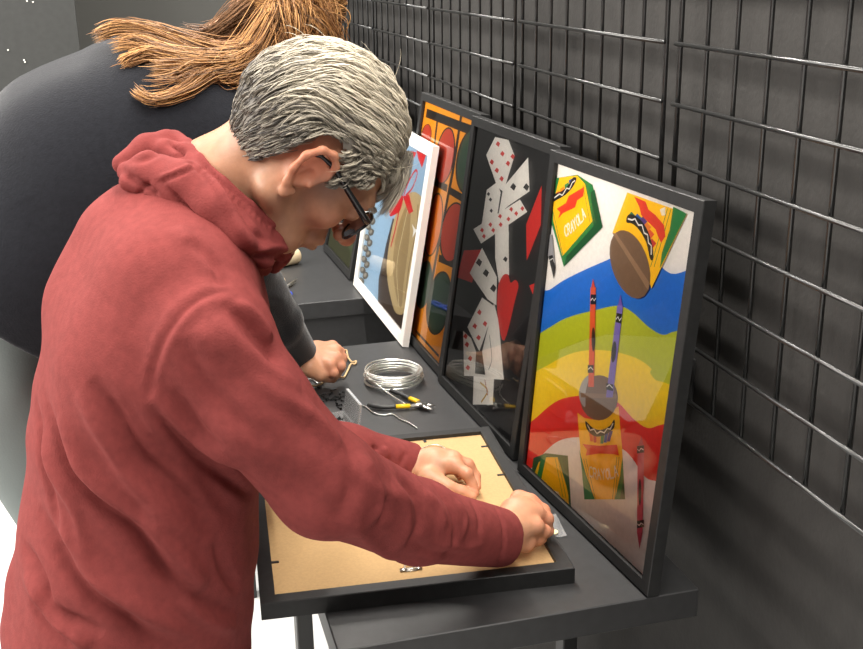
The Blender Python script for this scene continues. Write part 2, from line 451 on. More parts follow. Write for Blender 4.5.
    def glyphs(s, text, path, size, c, w):
        G = {'C': [[(1, .85), (.7, 1), (.2, .9), (0, .5), (.2, .1), (.7, 0), (1, .15)]], 'R': [[(0, 0), (0, 1), (.7, 1), (.9, .75), (.7, .5), (0, .5)], [(.45, .5), (.95, 0)]], 'A': [[(0, 0), (.5, 1), (1, 0)], [(.2, .4), (.8, .4)]],
             'Y': [[(0, 1), (.5, .5), (1, 1)], [(.5, .5), (.5, 0)]], 'O': [[(.5, 0), (.05, .25), (.05, .75), (.5, 1), (.95, .75), (.95, .25), (.5, 0)]], 'L': [[(0, 1), (0, 0), (.9, 0)]]}
        P = [s.uv(*s.map(*p)) for p in path]; seg = [np.linalg.norm(P[i + 1] - P[i]) for i in range(len(P) - 1)]; tot = sum(seg)
        for k, ch in enumerate(text):
            d = tot * (k + .1) / len(text); i = 0
            while i < len(seg) - 1 and d > seg[i]: d -= seg[i]; i += 1
            t = unit(P[i + 1] - P[i]); nn = A_(-t[1], t[0]); o = P[i] + t * d; sw = tot / len(text) * .75
            for st in G[ch]:
                Q = [o + t * x * sw + nn * y * size for x, y in st]
                for a, b_ in zip(Q[:-1], Q[1:]):
                    tt = unit(b_ - a); n2 = A_(-tt[1], tt[0]) * w / 2; a2 = a - tt * w * .3; b2 = b_ + tt * w * .3
                    s.fill([a2 + n2, a2 - n2, b2 - n2, b2 + n2], c)
    def done(s): return s.a.obj('artwork', 'art', s.t, cols=True)
GRP = 'framed pictures leaning against the wire grid'
# ---- crayon picture (nearest)
m = frame_matrix((.601, 1.689, TOP + .003), (.639, 1.249, TOP + .003), .055, .562)
p = Pic('framed_picture', 'nearest black framed picture, crayons and yellow crayon boxes over coloured waves', m, .4417, .562, .0185, .019, 'blackframe', GRP)
p.a = MB(); p.base((240, 234, 226)); p.map = lambda x, y: (510 + x / 2.824, 150 + y / 2.824)
BLUE = (26, 112, 205); LIME = (190, 196, 36); YEL = (250, 218, 20); RED = (228, 46, 36); BOX = (252, 196, 8); GRN = (34, 128, 62); DG = (20, 84, 44); BRN = (122, 92, 66)
p.poly([(80, 410), (110, 395), (150, 368), (210, 338), (270, 312), (300, 300), (360, 300), (410, 318), (440, 342), (465, 350), (540, 345), (540, 520), (500, 515), (465, 512), (430, 522), (390, 500), (340, 455), (300, 440), (240, 452), (170, 470), (120, 495), (60, 545)], BLUE, True)
p.poly([(60, 545), (120, 495), (170, 470), (240, 452), (300, 440), (340, 455), (390, 500), (430, 522), (465, 512), (540, 510), (540, 700), (430, 655), (390, 610), (340, 582), (260, 565), (180, 572), (110, 605), (50, 655)], LIME, True)
c6 = lambda x, y: (510 + x / 2.705, 370 + y / 2.705)
mp5 = p.map
def to5(x, y): q = c6(x, y); return ((q[0] - 510) * 2.824, (q[1] - 150) * 2.824)
p.poly([(50, 655), (110, 605), (180, 572), (260, 565), (340, 582), (390, 610), (430, 655), (520, 690), to5(470, 150), to5(410, 148), to5(370, 157), to5(330, 130), to5(290, 88), to5(240, 70), to5(185, 70), to5(130, 82), to5(80, 120), to5(20, 185)], YEL, True)
p.map = c6
p.poly([(395, -8), (378, 4), (384, 18), (400, 30), (440, 30), (440, -10)], LIME, True)
p.poly([(20, 185), (80, 120), (130, 82), (185, 70), (240, 70), (290, 88), (330, 130), (370, 157), (410, 148), (460, 150), (460, 300), (390, 300), (360, 285), (330, 240), (300, 212), (240, 190), (180, 182), (130, 192), (90, 225), (60, 262), (20, 290)], RED, True)
p.poly([(62, 238), (95, 225), (155, 232), (164, 372), (152, 372), (55, 292)], DG)
p.poly([(76, 250), (98, 236), (128, 236), (156, 330), (158, 368), (60, 292)], BOX)
p.poly([(84, 232), (98, 229), (82, 300), (70, 296)], GRN)
for x in (120, 128, 136): p.line([(x, 236), (x + 22, 345)], .0013, GRN)
p.poly([(112, 325), (130, 330), (138, 352), (120, 340)], (235, 225, 200))
p.poly([(181, 115), (200, 130), (240, 137), (292, 98), (302, 215), (310, 350), (200, 350), (190, 235)], BOX)
p.poly([(186, 215), (192, 260), (200, 350), (228, 350), (205, 285)], GRN)
p.poly([(303, 235), (310, 350), (282, 350), (296, 290)], GRN); p.poly([(306, 290), (310, 350), (296, 350)], DG)
for d in (6, 12): p.line([(192 + d, 240), (218 + d, 350)], .0011, DG); p.line([(300 - d, 235), (288 - d, 350)], .0011, DG)
for k, c_ in enumerate([(226, 90, 40), (200, 40, 40), (230, 150, 30), (50, 130, 70), (40, 80, 160), (70, 60, 130)]): p.poly([(212 + k * 11, 165), (222 + k * 11, 165), (224 + k * 9, 192 + (3 - abs(k - 2.5)) * 3), (216 + k * 9, 192 + (3 - abs(k - 2.5)) * 3)], c_)
p.poly([(203, 138), (208, 162), (225, 178), (242, 180), (262, 172), (280, 156), (281, 134), (268, 152), (244, 162), (222, 156)], (20, 18, 18), True)
p.line([(208, 148), (216, 163), (226, 160), (234, 172), (244, 166), (254, 170), (262, 158), (270, 160), (278, 144)], .0022, (235, 230, 220), False)
p.poly([(195, 200), (240, 205), (288, 202), (294, 232), (280, 228), (240, 226), (204, 232), (207, 216)], (222, 62, 34))
p.glyphs('CRAYOLA', [(212, 287), (235, 296), (265, 296), (294, 286)], .0155, (246, 236, 214), .0024)
p.ell(240, 75, 51, 61, 0, BRN); p.poly([(190, 85), (186, 60), (196, 30), (214, 15), (204, 60), (203, 100)], (168, 164, 158), True)
p.poly([(190, 62), (288, 66), (290, 78), (192, 74)], (142, 108, 78))
# pink crayon
p.poly([(345, 203), (363, 203), (358, 440), (343, 440)], (214, 72, 96)); p.poly([(347, 203), (361, 203), (355, 180)], (190, 60, 84)); p.poly([(343, 440), (358, 440), (350, 484)], (190, 60, 84))
for y in (206, 408): p.poly([(343, y), (362, y - 3), (362, y + 17), (343, y + 20)], (25, 20, 24)); p.line([(344, y + 8), (349, y + 13), (354, y + 6), (361, y + 10)], .0016, (240, 225, 225), False)
p.ell(351, 330, 4, 36, 0, (60, 22, 34))
# standing crayons
p.map = lambda x, y: (510 + x / 2.824, 150 + y / 2.824)
e5 = to5(218, 46); f5 = to5(268, 74)
p.poly([(227, 388), (242, 388), (e5[0] + 9, e5[1]), (e5[0] - 7, e5[1])], (226, 92, 46)); p.poly([(229, 388), (240, 388), (234, 363)], (214, 70, 36))
p.poly([(228, 408), (242, 408), (242, 436), (227, 436)], (22, 20, 20)); p.line([(228, 425), (233, 418), (237, 426), (242, 419)], .0018, (240, 236, 226), False); p.ell(235, 535, 5, 34, 0, (40, 22, 20))
p.poly([(e5[0] - 8, e5[1] - 62), (e5[0] + 8, e5[1] - 62), (e5[0] + 8, e5[1] - 40), (e5[0] - 8, e5[1] - 40)], (22, 20, 20)); p.line([(e5[0] - 7, e5[1] - 50), (e5[0], e5[1] - 56), (e5[0] + 7, e5[1] - 48)], .0018, (240, 236, 226), False)
p.poly([(303, 437), (319, 440), (f5[0] + 10, f5[1]), (f5[0] - 9, f5[1])], (130, 110, 190)); p.poly([(305, 438), (317, 440), (312, 408)], (120, 84, 170))
p.poly([(301, 460), (316, 463), (313, 490), (298, 486)], (22, 20, 20)); p.line([(299, 478), (305, 471), (309, 482), (315, 473)], .0018, (240, 236, 226), False); p.ell(293, 570, 7, 30, 5, (28, 26, 60))
p.poly([(f5[0] - 8, f5[1] - 40), (f5[0] + 12, f5[1] - 36), (f5[0] + 11, f5[1] - 18), (f5[0] - 8, f5[1] - 22)], (22, 20, 20)); p.line([(f5[0] - 7, f5[1] - 30), (f5[0] + 1, f5[1] - 36), (f5[0] + 10, f5[1] - 26)], .0018, (240, 236, 226), False)
# upper left box
p.poly([(118, 100), (125, 80), (190, 70), (232, 98), (261, 218), (152, 330), (118, 210)], GRN)
p.poly([(228, 120), (238, 112), (261, 218), (152, 330), (160, 300), (236, 215)], DG)
p.poly([(122, 150), (140, 78), (190, 72), (212, 96), (234, 200), (160, 286), (148, 300), (122, 200)], BOX)
for d in (0, 8, 15): p.line([(206 + d, 100), (226 + d, 205)], .0012, GRN)
p.line([(122, 175), (150, 300)], .0014, GRN)
for k, c_ in enumerate([(225, 92, 40), (230, 140, 30), (60, 140, 80), (30, 90, 160)]): p.poly([(128 + k * 14, 142 - k * 12), (140 + k * 13, 134 - k * 12), (140 + k * 13, 115 - k * 12), (130 + k * 12, 122 - k * 12)], c_)
p.poly([(120, 128), (146, 116), (166, 98), (178, 78), (188, 80), (180, 100), (160, 124), (134, 140), (120, 146)], (20, 18, 18), True); p.line([(124, 136), (140, 124), (148, 128), (160, 108), (168, 110), (176, 92), (184, 86)], .0022, (235, 230, 220), False)
p.poly([(132, 166), (158, 150), (166, 130), (210, 104), (207, 130), (190, 142), (184, 162), (150, 178), (136, 194), (142, 176)], (222, 62, 34))
p.glyphs('CRAYOLA', [(156, 246), (176, 232), (196, 212), (216, 188)], .017, (246, 236, 214), .0028)
p.poly([(104, 285), (112, 236), (120, 240), (129, 332), (124, 364), (114, 320)], (150, 148, 150)); p.poly([(110, 300), (121, 296), (129, 332), (124, 364)], (40, 38, 40)); p.line([(112, 312), (122, 306), (126, 318)], .0016, (230, 226, 220), False)
# upper right box
p.poly([(332, 120), (500, 180), (400, 392), (385, 330), (290, 234)], BOX)
p.poly([(462, 160), (500, 180), (424, 335), (430, 290), (452, 225)], GRN); 
for d in (0, 10): p.line([(456 - d, 165), (428 - d, 262), (408 - d, 330)], .0012, GRN)
for k, c_ in enumerate([(30, 120, 80), (30, 90, 160), (90, 60, 130), (230, 130, 40), (224, 90, 40), (200, 50, 40)]): 
    q = catmull([A_(340, 186, 0), A_(372, 200, 0), A_(392, 236, 0), A_(402, 290, 0)], 2)[k]; p.poly([(q[0] - 9, q[1] + 2), (q[0] + 4, q[1] - 12), (q[0] + 17, q[1] + 2), (q[0] + 4, q[1] + 18)], c_)
p.poly([(330, 204), (334, 184), (352, 184), (376, 204), (394, 238), (404, 276), (405, 310), (396, 305), (386, 262), (366, 226), (346, 208)], (20, 18, 18), True)
p.line([(334, 194), (346, 198), (354, 194), (364, 212), (374, 212), (380, 234), (390, 240), (392, 262), (400, 270), (400, 296)], .0024, (238, 232, 222), False)
p.poly([(352, 132), (384, 146), (392, 168), (412, 184), (436, 212), (440, 244), (428, 262), (420, 246), (412, 224), (388, 200), (372, 184), (366, 160)], (222, 62, 34))
p.poly([(424, 168), (440, 160), (440, 184), (430, 186)], (235, 225, 200))
p.ell(340, 323, 52, 100, -17, BRN); p.poly([(290, 234), (302, 236), (396, 376), (392, 398)], (152, 118, 86))
# reflected-light free; finished
p.done()

# ---- playing card picture
BR2 = A_(.607, 1.730, TOP + .003); BL2 = A_(.585, 2.150, TOP + .003)
m = frame_matrix(BL2, BR2, .082, .562)
p = Pic('framed_picture', 'black framed picture of falling playing cards on black, second from the camera', m, float(np.linalg.norm(BR2 - BL2)), .562, .0185, .022, 'blackframe', GRP)
p.a = MB(); p.base((30, 29, 30)); CW = (240, 236, 228); CR = (206, 44, 38)
p.map = lambda x, y: (330 + x / 3.596, 80 + y / 3.596); T3 = p.map
T4 = lambda x, y: (420 + x / 2.167, 100 + y / 2.167)
def pips(pts, c, r=7, k=4):
    for (x, y) in pts: p.poly([(x, y - r * 1.3), (x + r, y - r * .2), (x + r * .3, y + r * 1.3), (x - r, y + r * .1)], c)
p.poly([(592, 520), (640, 505), (642, 700), (606, 730), (592, 640)], CW)
p.poly([(562, 395), (598, 368), (612, 405), (600, 485), (560, 525), (543, 522)], CW); pips([(575, 430), (578, 470), (568, 410)], (30, 30, 30), 6)
p.poly([(560, 270), (592, 205), (640, 215), (662, 272), (622, 402), (600, 385)], CW)
pips([(602, 230), (618, 265), (580, 295), (638, 300), (598, 325), (615, 355), (655, 275)], CR, 8)
p.poly([(711, 278), (716, 400), (640, 452), (604, 486), (622, 385)], CW); pips([(657, 384), (704, 385)], (24, 24, 24), 11)
p.poly([(514, 536), (682, 430), (708, 474), (542, 588)], CW); pips([(545, 540), (575, 520), (552, 562), (585, 540), (612, 520), (640, 500), (668, 480), (650, 465), (610, 490), (690, 462)], CR, 7)
p.poly([(760, 378), (757, 520), (706, 650), (704, 520)], CR)
p.map = T4; 
p.poly([(163, 300), (192, 285), (190, 372), (172, 380), (165, 345)], CW); pips([(184, 345)], (24, 24, 24), 5)
p.poly([(95, 326), (134, 324), (112, 396), (79, 384)], CR)
p.poly([(134, 320), (166, 384), (165, 445), (146, 432), (107, 375)], CW); pips([(127, 352), (142, 375), (158, 408)], (24, 24, 24), 7)
p.poly([(134, 428), (162, 448), (128, 545), (102, 492)], CW); pips([(128, 460), (140, 485), (118, 490), (126, 515)], CR, 5)
p.poly([(160, 440), (170, 480), (181, 606), (142, 604), (134, 545), (150, 480)], CW); p.line([(150, 510), (155, 560), (148, 585)], .002, (40, 40, 44)); 
p.poly([(93, 500), (110, 516), (121, 545), (118, 598), (95, 598)], CW); pips([(101, 530), (108, 560), (103, 580), (98, 512)], CR, 5)
p.poly([(116, 592), (160, 598), (157, 660), (114, 660)], CW); p.line([(130, 612), (146, 630), (132, 655)], .004, (190, 150, 40)); p.line([(140, 606), (146, 640)], .003, (150, 60, 50))
p.poly([(168, 470), (168, 410), (178, 382), (190, 378), (196, 396), (206, 390), (213, 402), (206, 432), (182, 522)], CR, True)
p.poly([(236, 402), (252, 396), (247, 428)], CR)
p.done()

# ---- paint box picture
BR1 = A_(.594, 2.165, TOP + .0045); BL1 = A_(.586, 2.60, TOP + .0045)
m = frame_matrix(BL1, BR1, .095, .562)
p = Pic('framed_picture', 'black framed picture of an orange paint box with red and green ovals, behind white frame', m, float(np.linalg.norm(BR1 - BL1)), .562, .0185, .022, 'blackframe', GRP)
p.a = MB(); p.base((236, 152, 22)); p.map = T3; BK = (26, 24, 22)
OR_, DGN, RD = (238, 150, 20), (44, 72, 52), (186, 62, 40)
# dark separators between the pans, wide strokes
p.line([(345, 118), (465, 165), (560, 200)], .020, BK, False)
p.line([(470, 130), (440, 330), (395, 560), (350, 800)], .016, BK, False)
p.line([(384, 150), (366, 300), (300, 640)], .013, BK, False)
p.line([(425, 395), (500, 440)], .016, BK, False); p.line([(330, 340), (420, 390)], .016, BK, False)
p.line([(390, 640), (460, 670)], .016, BK, False)
for (cx, cy, rx, ry, c_) in [(412, 272, 30, 98, RD), (345, 200, 16, 40, RD), (500, 292, 42, 112, DGN), (440, 548, 40, 104, RD), (372, 520, 26, 110, (226, 120, 20))]:
    p.ell(cx, cy, rx * 1.14, ry * 1.06, 8, BK); p.ell(cx, cy, rx, ry, 8, c_)
p.map = T4
for (cx, cy, rx, ry, c_) in [(40, 440, 23, 66, DGN), (8, 400, 14, 50, DGN), (-6, 330, 14, 60, (226, 120, 20)), (78, 420, 10, 40, (226, 120, 20))]:
    p.ell(cx, cy, rx * 1.14, ry * 1.06, 8, BK); p.ell(cx, cy, rx, ry, 8, c_)
p.line([(-10, 500), (40, 555)], .006, BK, False)
p.done()

# ---- white frame bridging the two tables
m = frame_matrix((.561, 2.934, TOP + .003), (.566, 2.388, TOP + .003), .082, .468)
p = Pic('framed_picture', 'white framed picture of a red bow on a beige shape over pale blue', m, .546, .468, .026, .016, 'whiteframe', GRP)
p.a = MB(); p.base((152, 182, 206)); p.map = lambda x, y: (320 + x / 2.954, 130 + y / 2.954)
p.poly([(168, 560), (172, 440), (196, 330), (214, 260), (250, 300), (270, 620), (230, 600)], (64, 48, 36))
p.poly([(214, 520), (196, 420), (206, 320), (226, 240), (258, 190), (286, 186), (304, 220), (300, 320), (276, 440), (252, 530), (232, 545)], (190, 168, 122), True)
p.poly([(226, 500), (214, 400), (226, 300), (250, 230), (266, 220), (262, 330), (246, 450), (240, 520)], (160, 136, 92), True)
p.line([(232, 520), (226, 400), (246, 290), (262, 220)], .004, (214, 198, 156)); p.line([(250, 500), (262, 400), (284, 290), (288, 220)], .004, (120, 98, 62))
p.poly([(204, 250), (206, 200), (226, 184), (244, 196), (236, 236), (216, 252)], (200, 30, 36), True); p.poly([(244, 196), (262, 190), (274, 240), (262, 248), (252, 222)], (204, 30, 36))
p.line([(246, 194), (262, 150), (280, 120), (286, 130), (272, 170), (252, 194)], .006, (206, 34, 38)); p.line([(234, 230), (222, 290), (208, 345)], .009, (190, 30, 34))
p.poly([(284, 60), (312, 74), (300, 112), (290, 88)], (214, 44, 44)); p.poly([(316, 86), (334, 92), (322, 132)], (214, 44, 44)); p.poly([(268, 62), (284, 66), (276, 84)], (214, 44, 44))
p.poly([(272, 318), (275, 298), (271, 278), (280, 292), (290, 296), (281, 302)], (250, 250, 246))
for k in range(17):
    y = 190 + k * 16; x = 160 - k * 2.1 + (5 if k % 2 else -5); p.ell(x, y, 8, 11, 20 if k % 2 else -20, (92, 88, 80)); p.ell(x - 1, y - 2, 4, 6, 20, (150, 144, 132))
p.done()

# ---- farther frames on the far table
for (BRx, Yr, wd, hh, lab, c1, c2) in [(.560, 2.985, .36, .56, 'small black frame with yellow green picture, just beyond the white frame', (50, 52, 20), (70, 66, 28)), (.545, 3.44, .45, .56, 'farthest black frame with teal picture, beside the nose of the man', (40, 72, 76), (70, 104, 104))]:
    m = frame_matrix((BRx - .01, Yr + wd, TOP + .006), (BRx, Yr, TOP + .006), .12, hh)
    p = Pic('framed_picture', lab, m, wd, hh, .02, .022, 'blackframe', GRP); p.a = MB(); p.base(c1)
    p.fill([A_(.05, .05), A_(wd * .6, .08), A_(wd * .5, .3), A_(.08, .25)], c2); p.fill([A_(wd * .5, .1), A_(wd - .04, .05), A_(wd - .05, .4), A_(wd * .6, .3)], (60, 70, 40)); p.done()

# ---- frame lying face down, being wired
NR = A_(.558, 1.317, TOP); NL = A_(.109, 1.352, TOP); FR = A_(.533, 1.841, TOP)
u = unit(NL - NR); W0 = .447; v = unit(FR - NR); v = unit(v - u * (u @ v)); H0 = .524
m = np.eye(4); m[:3, 0] = u; m[:3, 1] = v; m[:3, 2] = np.cross(u, v); m[:3, 3] = NR
if m[2, 2] < 0: m[:3, 0] = -u; m[:3, 3] = NR + u * W0; m[:3, 2] *= -1
t = empty('framed_picture', 'black frame lying face down with its tan backing board up, under the hands', 'picture', mw=Matrix(m.tolist()))
FT = .0255; bw = .021
b = MB()
O = [(0, 0), (W0, 0), (W0, H0), (0, H0)]; I = [(bw, bw), (W0 - bw, bw), (W0 - bw, H0 - bw), (bw, H0 - bw)]
b.add([(*q, 0) for q in O] + [(*q, FT - .0012) for q in O] + [(q[0] + (.0012 if q[0] == 0 else -.0012), q[1] + (.0012 if q[1] == 0 else -.0012), FT) for q in O] + [(*q, FT) for q in I] + [(*q, 0) for q in I],
      [(l * 4 + k, l * 4 + (k + 1) % 4, l * 4 + 4 + (k + 1) % 4, l * 4 + 4 + k) for l in range(4) for k in range(4)] + [(16 + k, 16 + (k + 1) % 4, (k + 1) % 4, k) for k in range(4)])
b.obj('frame_moulding', 'blackframe', t)
b = MB(); b.box((W0 / 2, H0 / 2, FT - .0085), (W0 - 2 * bw, H0 - 2 * bw, .003)); b.obj('backing_board', 'kraft', t)
BZ = TOP + FT - .007
for (x, y, dx, dy) in [(W0 - bw, .16, -1, 0), (W0 - bw, .33, -1, 0), (W0 - bw, .45, -1, 0), (bw, .12, 1, 0), (bw, .33, 1, 0), (.12, H0 - bw, 0, -1), (.32, H0 - bw, 0, -1)]:
    b = MB(); b.box((x + dx * .005, y + dy * .005, FT - .0063), (.012 if dx else .005, .012 if dy else .005, .0012)); b.obj('flex_tab', 'tleg', t)
lm = np.linalg.inv(m)
def toL(q): return (lm @ np.append(q, 1))[:3]
h = toL(PZ(411, 570, BZ))
hg = MB(); hg.box(h + A_(0, 0, .001), (.017, .010, .0015), bev=.0003)
for sx in (-1, 1): hg.tube([h + A_(sx * .008, 0, .001), h + A_(sx * .0085, 0, .0025), h + A_(sx * .016, .0, .0015)], .0042, 10, flat=.4)
hang = hg.obj('hanger_plate', 'steel', t, True)
rg = MB(); rg.tube([h + A_(.009 * math.cos(a), .007 * math.sin(a) + .004, .0035) for a in np.linspace(0, 2 * math.pi, 20)[:-1]], .0011, 6, closed=True); rg.obj('hanger_ring', 'alu', hang, True)

# ================================================================== SMALL THINGS ON THE TABLES
def px_path(pts, z): return catmull([PZ(x, y, zz if zz is not None else z) for (x, y, zz) in [(q + (None,))[:3] for q in pts]], 6)
b = MB(); b.tube(px_path([(414, 455), (421, 449), (430, 445.5), (438, 445), (446, 449), (450, 454)], BZ + .003), .0012, 6); tag(b.obj('picture_wire', 'alu', None, True), 'short bright wire lying on the tan backing board by the left hand', 'wire')
b = MB(); b.tube(px_path([(355, 403), (366, 407), (374, 413), (384, 415), (392, 414), (400, 419), (409, 423), (417, 428)], TOP + .0025), .0014, 6); tag(b.obj('picture_wire', 'alu', None, True), 'loose cut wire end lying on the table between plastic box and pliers', 'wire')
b = MB(); b.tube(px_path([(305, 381), (312, 379), (318, 383), (323, 381), (324, 376)], TOP + .003), .0016, 6); tag(b.obj('picture_wire', 'alu', None, True), 'bent wire scrap under the hand of the person in charcoal', 'wire')
# wire coil
c0 = PZ(394, 382, TOP)
t = empty('wire_coil', 'coil of shiny silver picture wire on the near table', 'wire coil', c0)
b = MB(); P = []
turns = 13
for k in range(turns * 40 + 1):
    a = 2 * math.pi * k / 40; q = k / (turns * 40); w1 = rnd.random()
    r = .058 + .0042 * math.sin(q * 37) + .0015 * math.sin(a * 3.3); z = .004 + q * .026 + .0018 * math.sin(a * .71 + 1) + .003 * math.sin(q * 23)
    P.append((r * math.cos(a), r * math.sin(a), max(z, .0022)))
b.tube(P, .0015, 6); b.obj('wound_wire', 'alu', t, True)
b = MB(); s0 = PZ(375, 383, TOP + .02) - c0; b.tube(catmull([s0, PZ(388, 393, TOP + .008) - c0, PZ(405, 404, TOP + .012) - c0], 6), .0015, 6); b.obj('loose_end', 'alu', t, True)
# pliers
c0 = PZ(418, 405, TOP); Zp = TOP + .007
t = empty('cutting_pliers', 'cutting pliers with black and yellow grips lying beside the wire coil', 'pliers', c0)
W3 = lambda x, y, z=Zp: PZ(x, y, z) - c0
b = MB(); b.tube(catmull([W3(396, 406.5), W3(383, 407), (W3(369, 405))], 5), [.0052] * 5 + [.006] * 5 + [.005], 10, flat=.8); b.tube([W3(369, 405), W3(367, 405)], [.005, .002], 10); b.obj('grip', 'blackgrip', t, True)
b = MB(); b.tube(catmull([W3(409, 398), W3(401, 394), W3(391, 390.5)], 5), .0052, 10, flat=.8); b.obj('grip', 'blackgrip', t, True)
b = MB(); b.tube([W3(396, 406.5), W3(410, 406)], .0056, 10, flat=.8); b.tube([W3(410, 398.3), W3(418, 401.5)], .0056, 10, flat=.8); b.obj('grip_collar', 'yellow', t, True)
b = MB(); b.tube([W3(409, 406), W3(420, 405), W3(428, 404.5)], [.004, .008, .005], 10, flat=.6); b.tube([W3(417, 401), W3(421, 405), W3(427, 408)], [.004, .007, .005], 10, flat=.6)
b.tube([W3(424, 404), W3(429, 405), W3(435, 405.5)], [.006, .005, .0012], 8, flat=.5); b.tube([W3(424, 406.5), W3(429, 408.5), W3(434.5, 409)], [.006, .005, .0012], 8, flat=.5)
b.tube([W3(421, 405, Zp + .003), W3(421, 405, Zp + .007)], .0045, 12); b.obj('jaws', 'steel', t, True)
# plastic box of screws
h0 = PZ(343.5, 411, TOP + .018); h1 = PZ(357, 428, TOP + .018); ex = unit((h1 - h0) * A_(1, 1, 0)); ey = A_(ex[1], -ex[0], 0)   # ey away from lid side
if ey[0] > 0: ey = -ey
Lh = float(np.linalg.norm(h1 - h0)); org = h0 * A_(1, 1, 0) + A_(0, 0, TOP)
m = np.eye(4); m[:3, 0] = ex; m[:3, 1] = ey; m[:3, 2] = A_(0, 0, 1); m[:3, 3] = org
t = empty('screw_box', 'small clear plastic box with its lid up, holding black screws', 'box', mw=Matrix(m.tolist()))
def traybox(w, d, hh, th, name, mtx=None, par=None):
    b = MB()
    for (c, dm) in [((w / 2, d / 2, th / 2), (w, d, th)), ((w / 2, th / 2, hh / 2), (w, th, hh)), ((w / 2, d - th / 2, hh / 2), (w, th, hh)), ((th / 2, d / 2, hh / 2), (th, d - 2 * th, hh)), ((w - th / 2, d / 2, hh / 2), (th, d - 2 * th, hh))]:
        b.box(c, dm)
    if mtx is not None: b.v = [tuple((mtx @ np.append(np.array(q), 1))[:3]) for q in b.v]
    return b.obj(name, 'clear', par)
bwid = .05
traybox(Lh, bwid, .018, .0015, 'tray', None, t)
an = math.radians(98); lidm = np.array([[1, 0, 0, 0], [0, math.cos(an), -math.sin(an), 0], [0, math.sin(an), math.cos(an), .019], [0, 0, 0, 1]])
traybox(Lh, .046, .006, .0013, 'lid', lidm, t)
def screw_mb(pos, d, L=.012):
    b = MB(); d = unit(d); pos = np.array(pos, float); b.tube([pos, pos + d * .0015, pos + d * .0018, pos + d * L, pos + d * (L + .002)], [.0026, .0026, .0012, .0012, .0003], 7); return b
sb = screw_mb((0, 0, 0), (1, 0, .0)); sproto = None
SLAB = 'small black screw, one of the loose pile beside the plastic box'
for k in range(46):
    inbox = k < 18
    if inbox:
        q = (np.array(m) @ A_(rnd.uniform(.008, Lh - .012), rnd.uniform(.008, bwid - .012), .0045 + rnd.uniform(0, .009), 1))[:3]; lab = 'small black screw lying inside the clear plastic box'; g = 'black screws inside the plastic box'
    else:
        x, y = rnd.gauss(333, 7), rnd.gauss(396, 5); x += (y - 396) * .6; q = PZ(x, y, TOP + .0028 + (.002 if k % 3 == 0 else 0)); lab = SLAB; g = 'loose black screws on the table'
    if sproto is None: o = sb.obj('screw', 'screw', None, True); sproto = o
    else: o = sproto.copy(); col.objects.link(o)
    o.location = tuple(q); o.rotation_euler = (0, rnd.uniform(-.15, .15), rnd.uniform(0, 6.28)); tag(o, lab, 'screw', g)
# small zip bag near the right hand
q = [PZ(541, 517, TOP + .002), PZ(556, 514, TOP + .004), PZ(567, 536, TOP + .0015), PZ(548, 538, TOP + .002)]
b = MB(); n = 10; V = []
for z0 in (.0065, .001):
    for i in range(n):
        for j in range(n):
            a, c_ = i / (n - 1), j / (n - 1); e = math.sin(a * math.pi) * math.sin(c_ * math.pi); base = (q[0] * (1 - a) + q[1] * a) * (1 - c_) + (q[3] * (1 - a) + q[2] * a) * c_
            V.append(base + A_(0, 0, (z0 - .002) * e + .0012 * math.sin(a * 9 + c_ * 5) * (z0 > .003)))
Fs = []
for s_ in range(2):
    for i in range(n - 1):
        for j in range(n - 1): o_ = s_ * n * n; Fs.append((o_ + i * n + j, o_ + i * n + j + 1, o_ + (i + 1) * n + j + 1, o_ + (i + 1) * n + j))
t = empty('small_plastic_bag', 'tiny clear plastic bag on the table beside the right hand', 'bag', q[0])
b.add([x - q[0] for x in V], Fs); b.obj('bag_film', 'bag', t, True)
b = MB(); c_ = PZ(553, 532, TOP + .005) - q[0]; b.tube([c_ + A_(0, 0, -.001), c_ + A_(0, 0, .001)], .008, 16); b.obj('yellow_hook_card', 'cream', t)
# spool of twine and scissors on the far table
c0 = PZ(298, 263, TOP); ax = unit(PZ(300, 263, TOP) - PZ(283, 267, TOP)); t = empty('twine_spool', 'cream twine spool lying on the far table below the chin', 'spool', c0)
P0 = A_(0, 0, .024); b = MB(); b.tube([P0 - ax * .075, P0 - ax * .07, P0 - ax * .005, P0], [.020, .0235, .0235, .020], 24)
b.obj('wound_twine', 'spool', t, True); b = MB(); b.tube([P0 - ax * .001, P0 + ax * .002], .007, 14); b.obj('core', 'kraft', t, True)
c0 = PZ(288, 285, TOP); t = empty('scissors', 'scissors with blue handles on the far table, half hidden by the red hood', 'scissors', c0)
Z1 = TOP + .006; W3 = lambda x, y: PZ(x, y, Z1) - c0
b = MB(); b.tube([W3(283, 289), W3(290, 284), W3(297, 278.5)], [.006, .0055, .0008], 8, flat=.35); b.tube([W3(283, 286), W3(289, 285.5), W3(296, 282)], [.006, .005, .0008], 8, flat=.35); b.obj('blades', 'steel', t, True)
for (hx, hy) in ((277, 297), (285, 294)):
    b = MB(); cc = W3(hx, hy); b.tube([cc + A_(.016 * math.cos(a), .024 * math.sin(a), 0) for a in np.linspace(0, 2 * math.pi, 21)[:-1]], .0045, 8, closed=True); b.obj('handle', 'blue', t, True)
b = MB(); c_ = PZ(281, 281, TOP + .008); b.tube([c_ - A_(.008, .006, 0), c_ + A_(.008, .006, 0)], .008, 12); tag(b.obj('twine_bobbin', 'spool', None, True), 'little cream bobbin beside the scissors on the far table', 'bobbin')
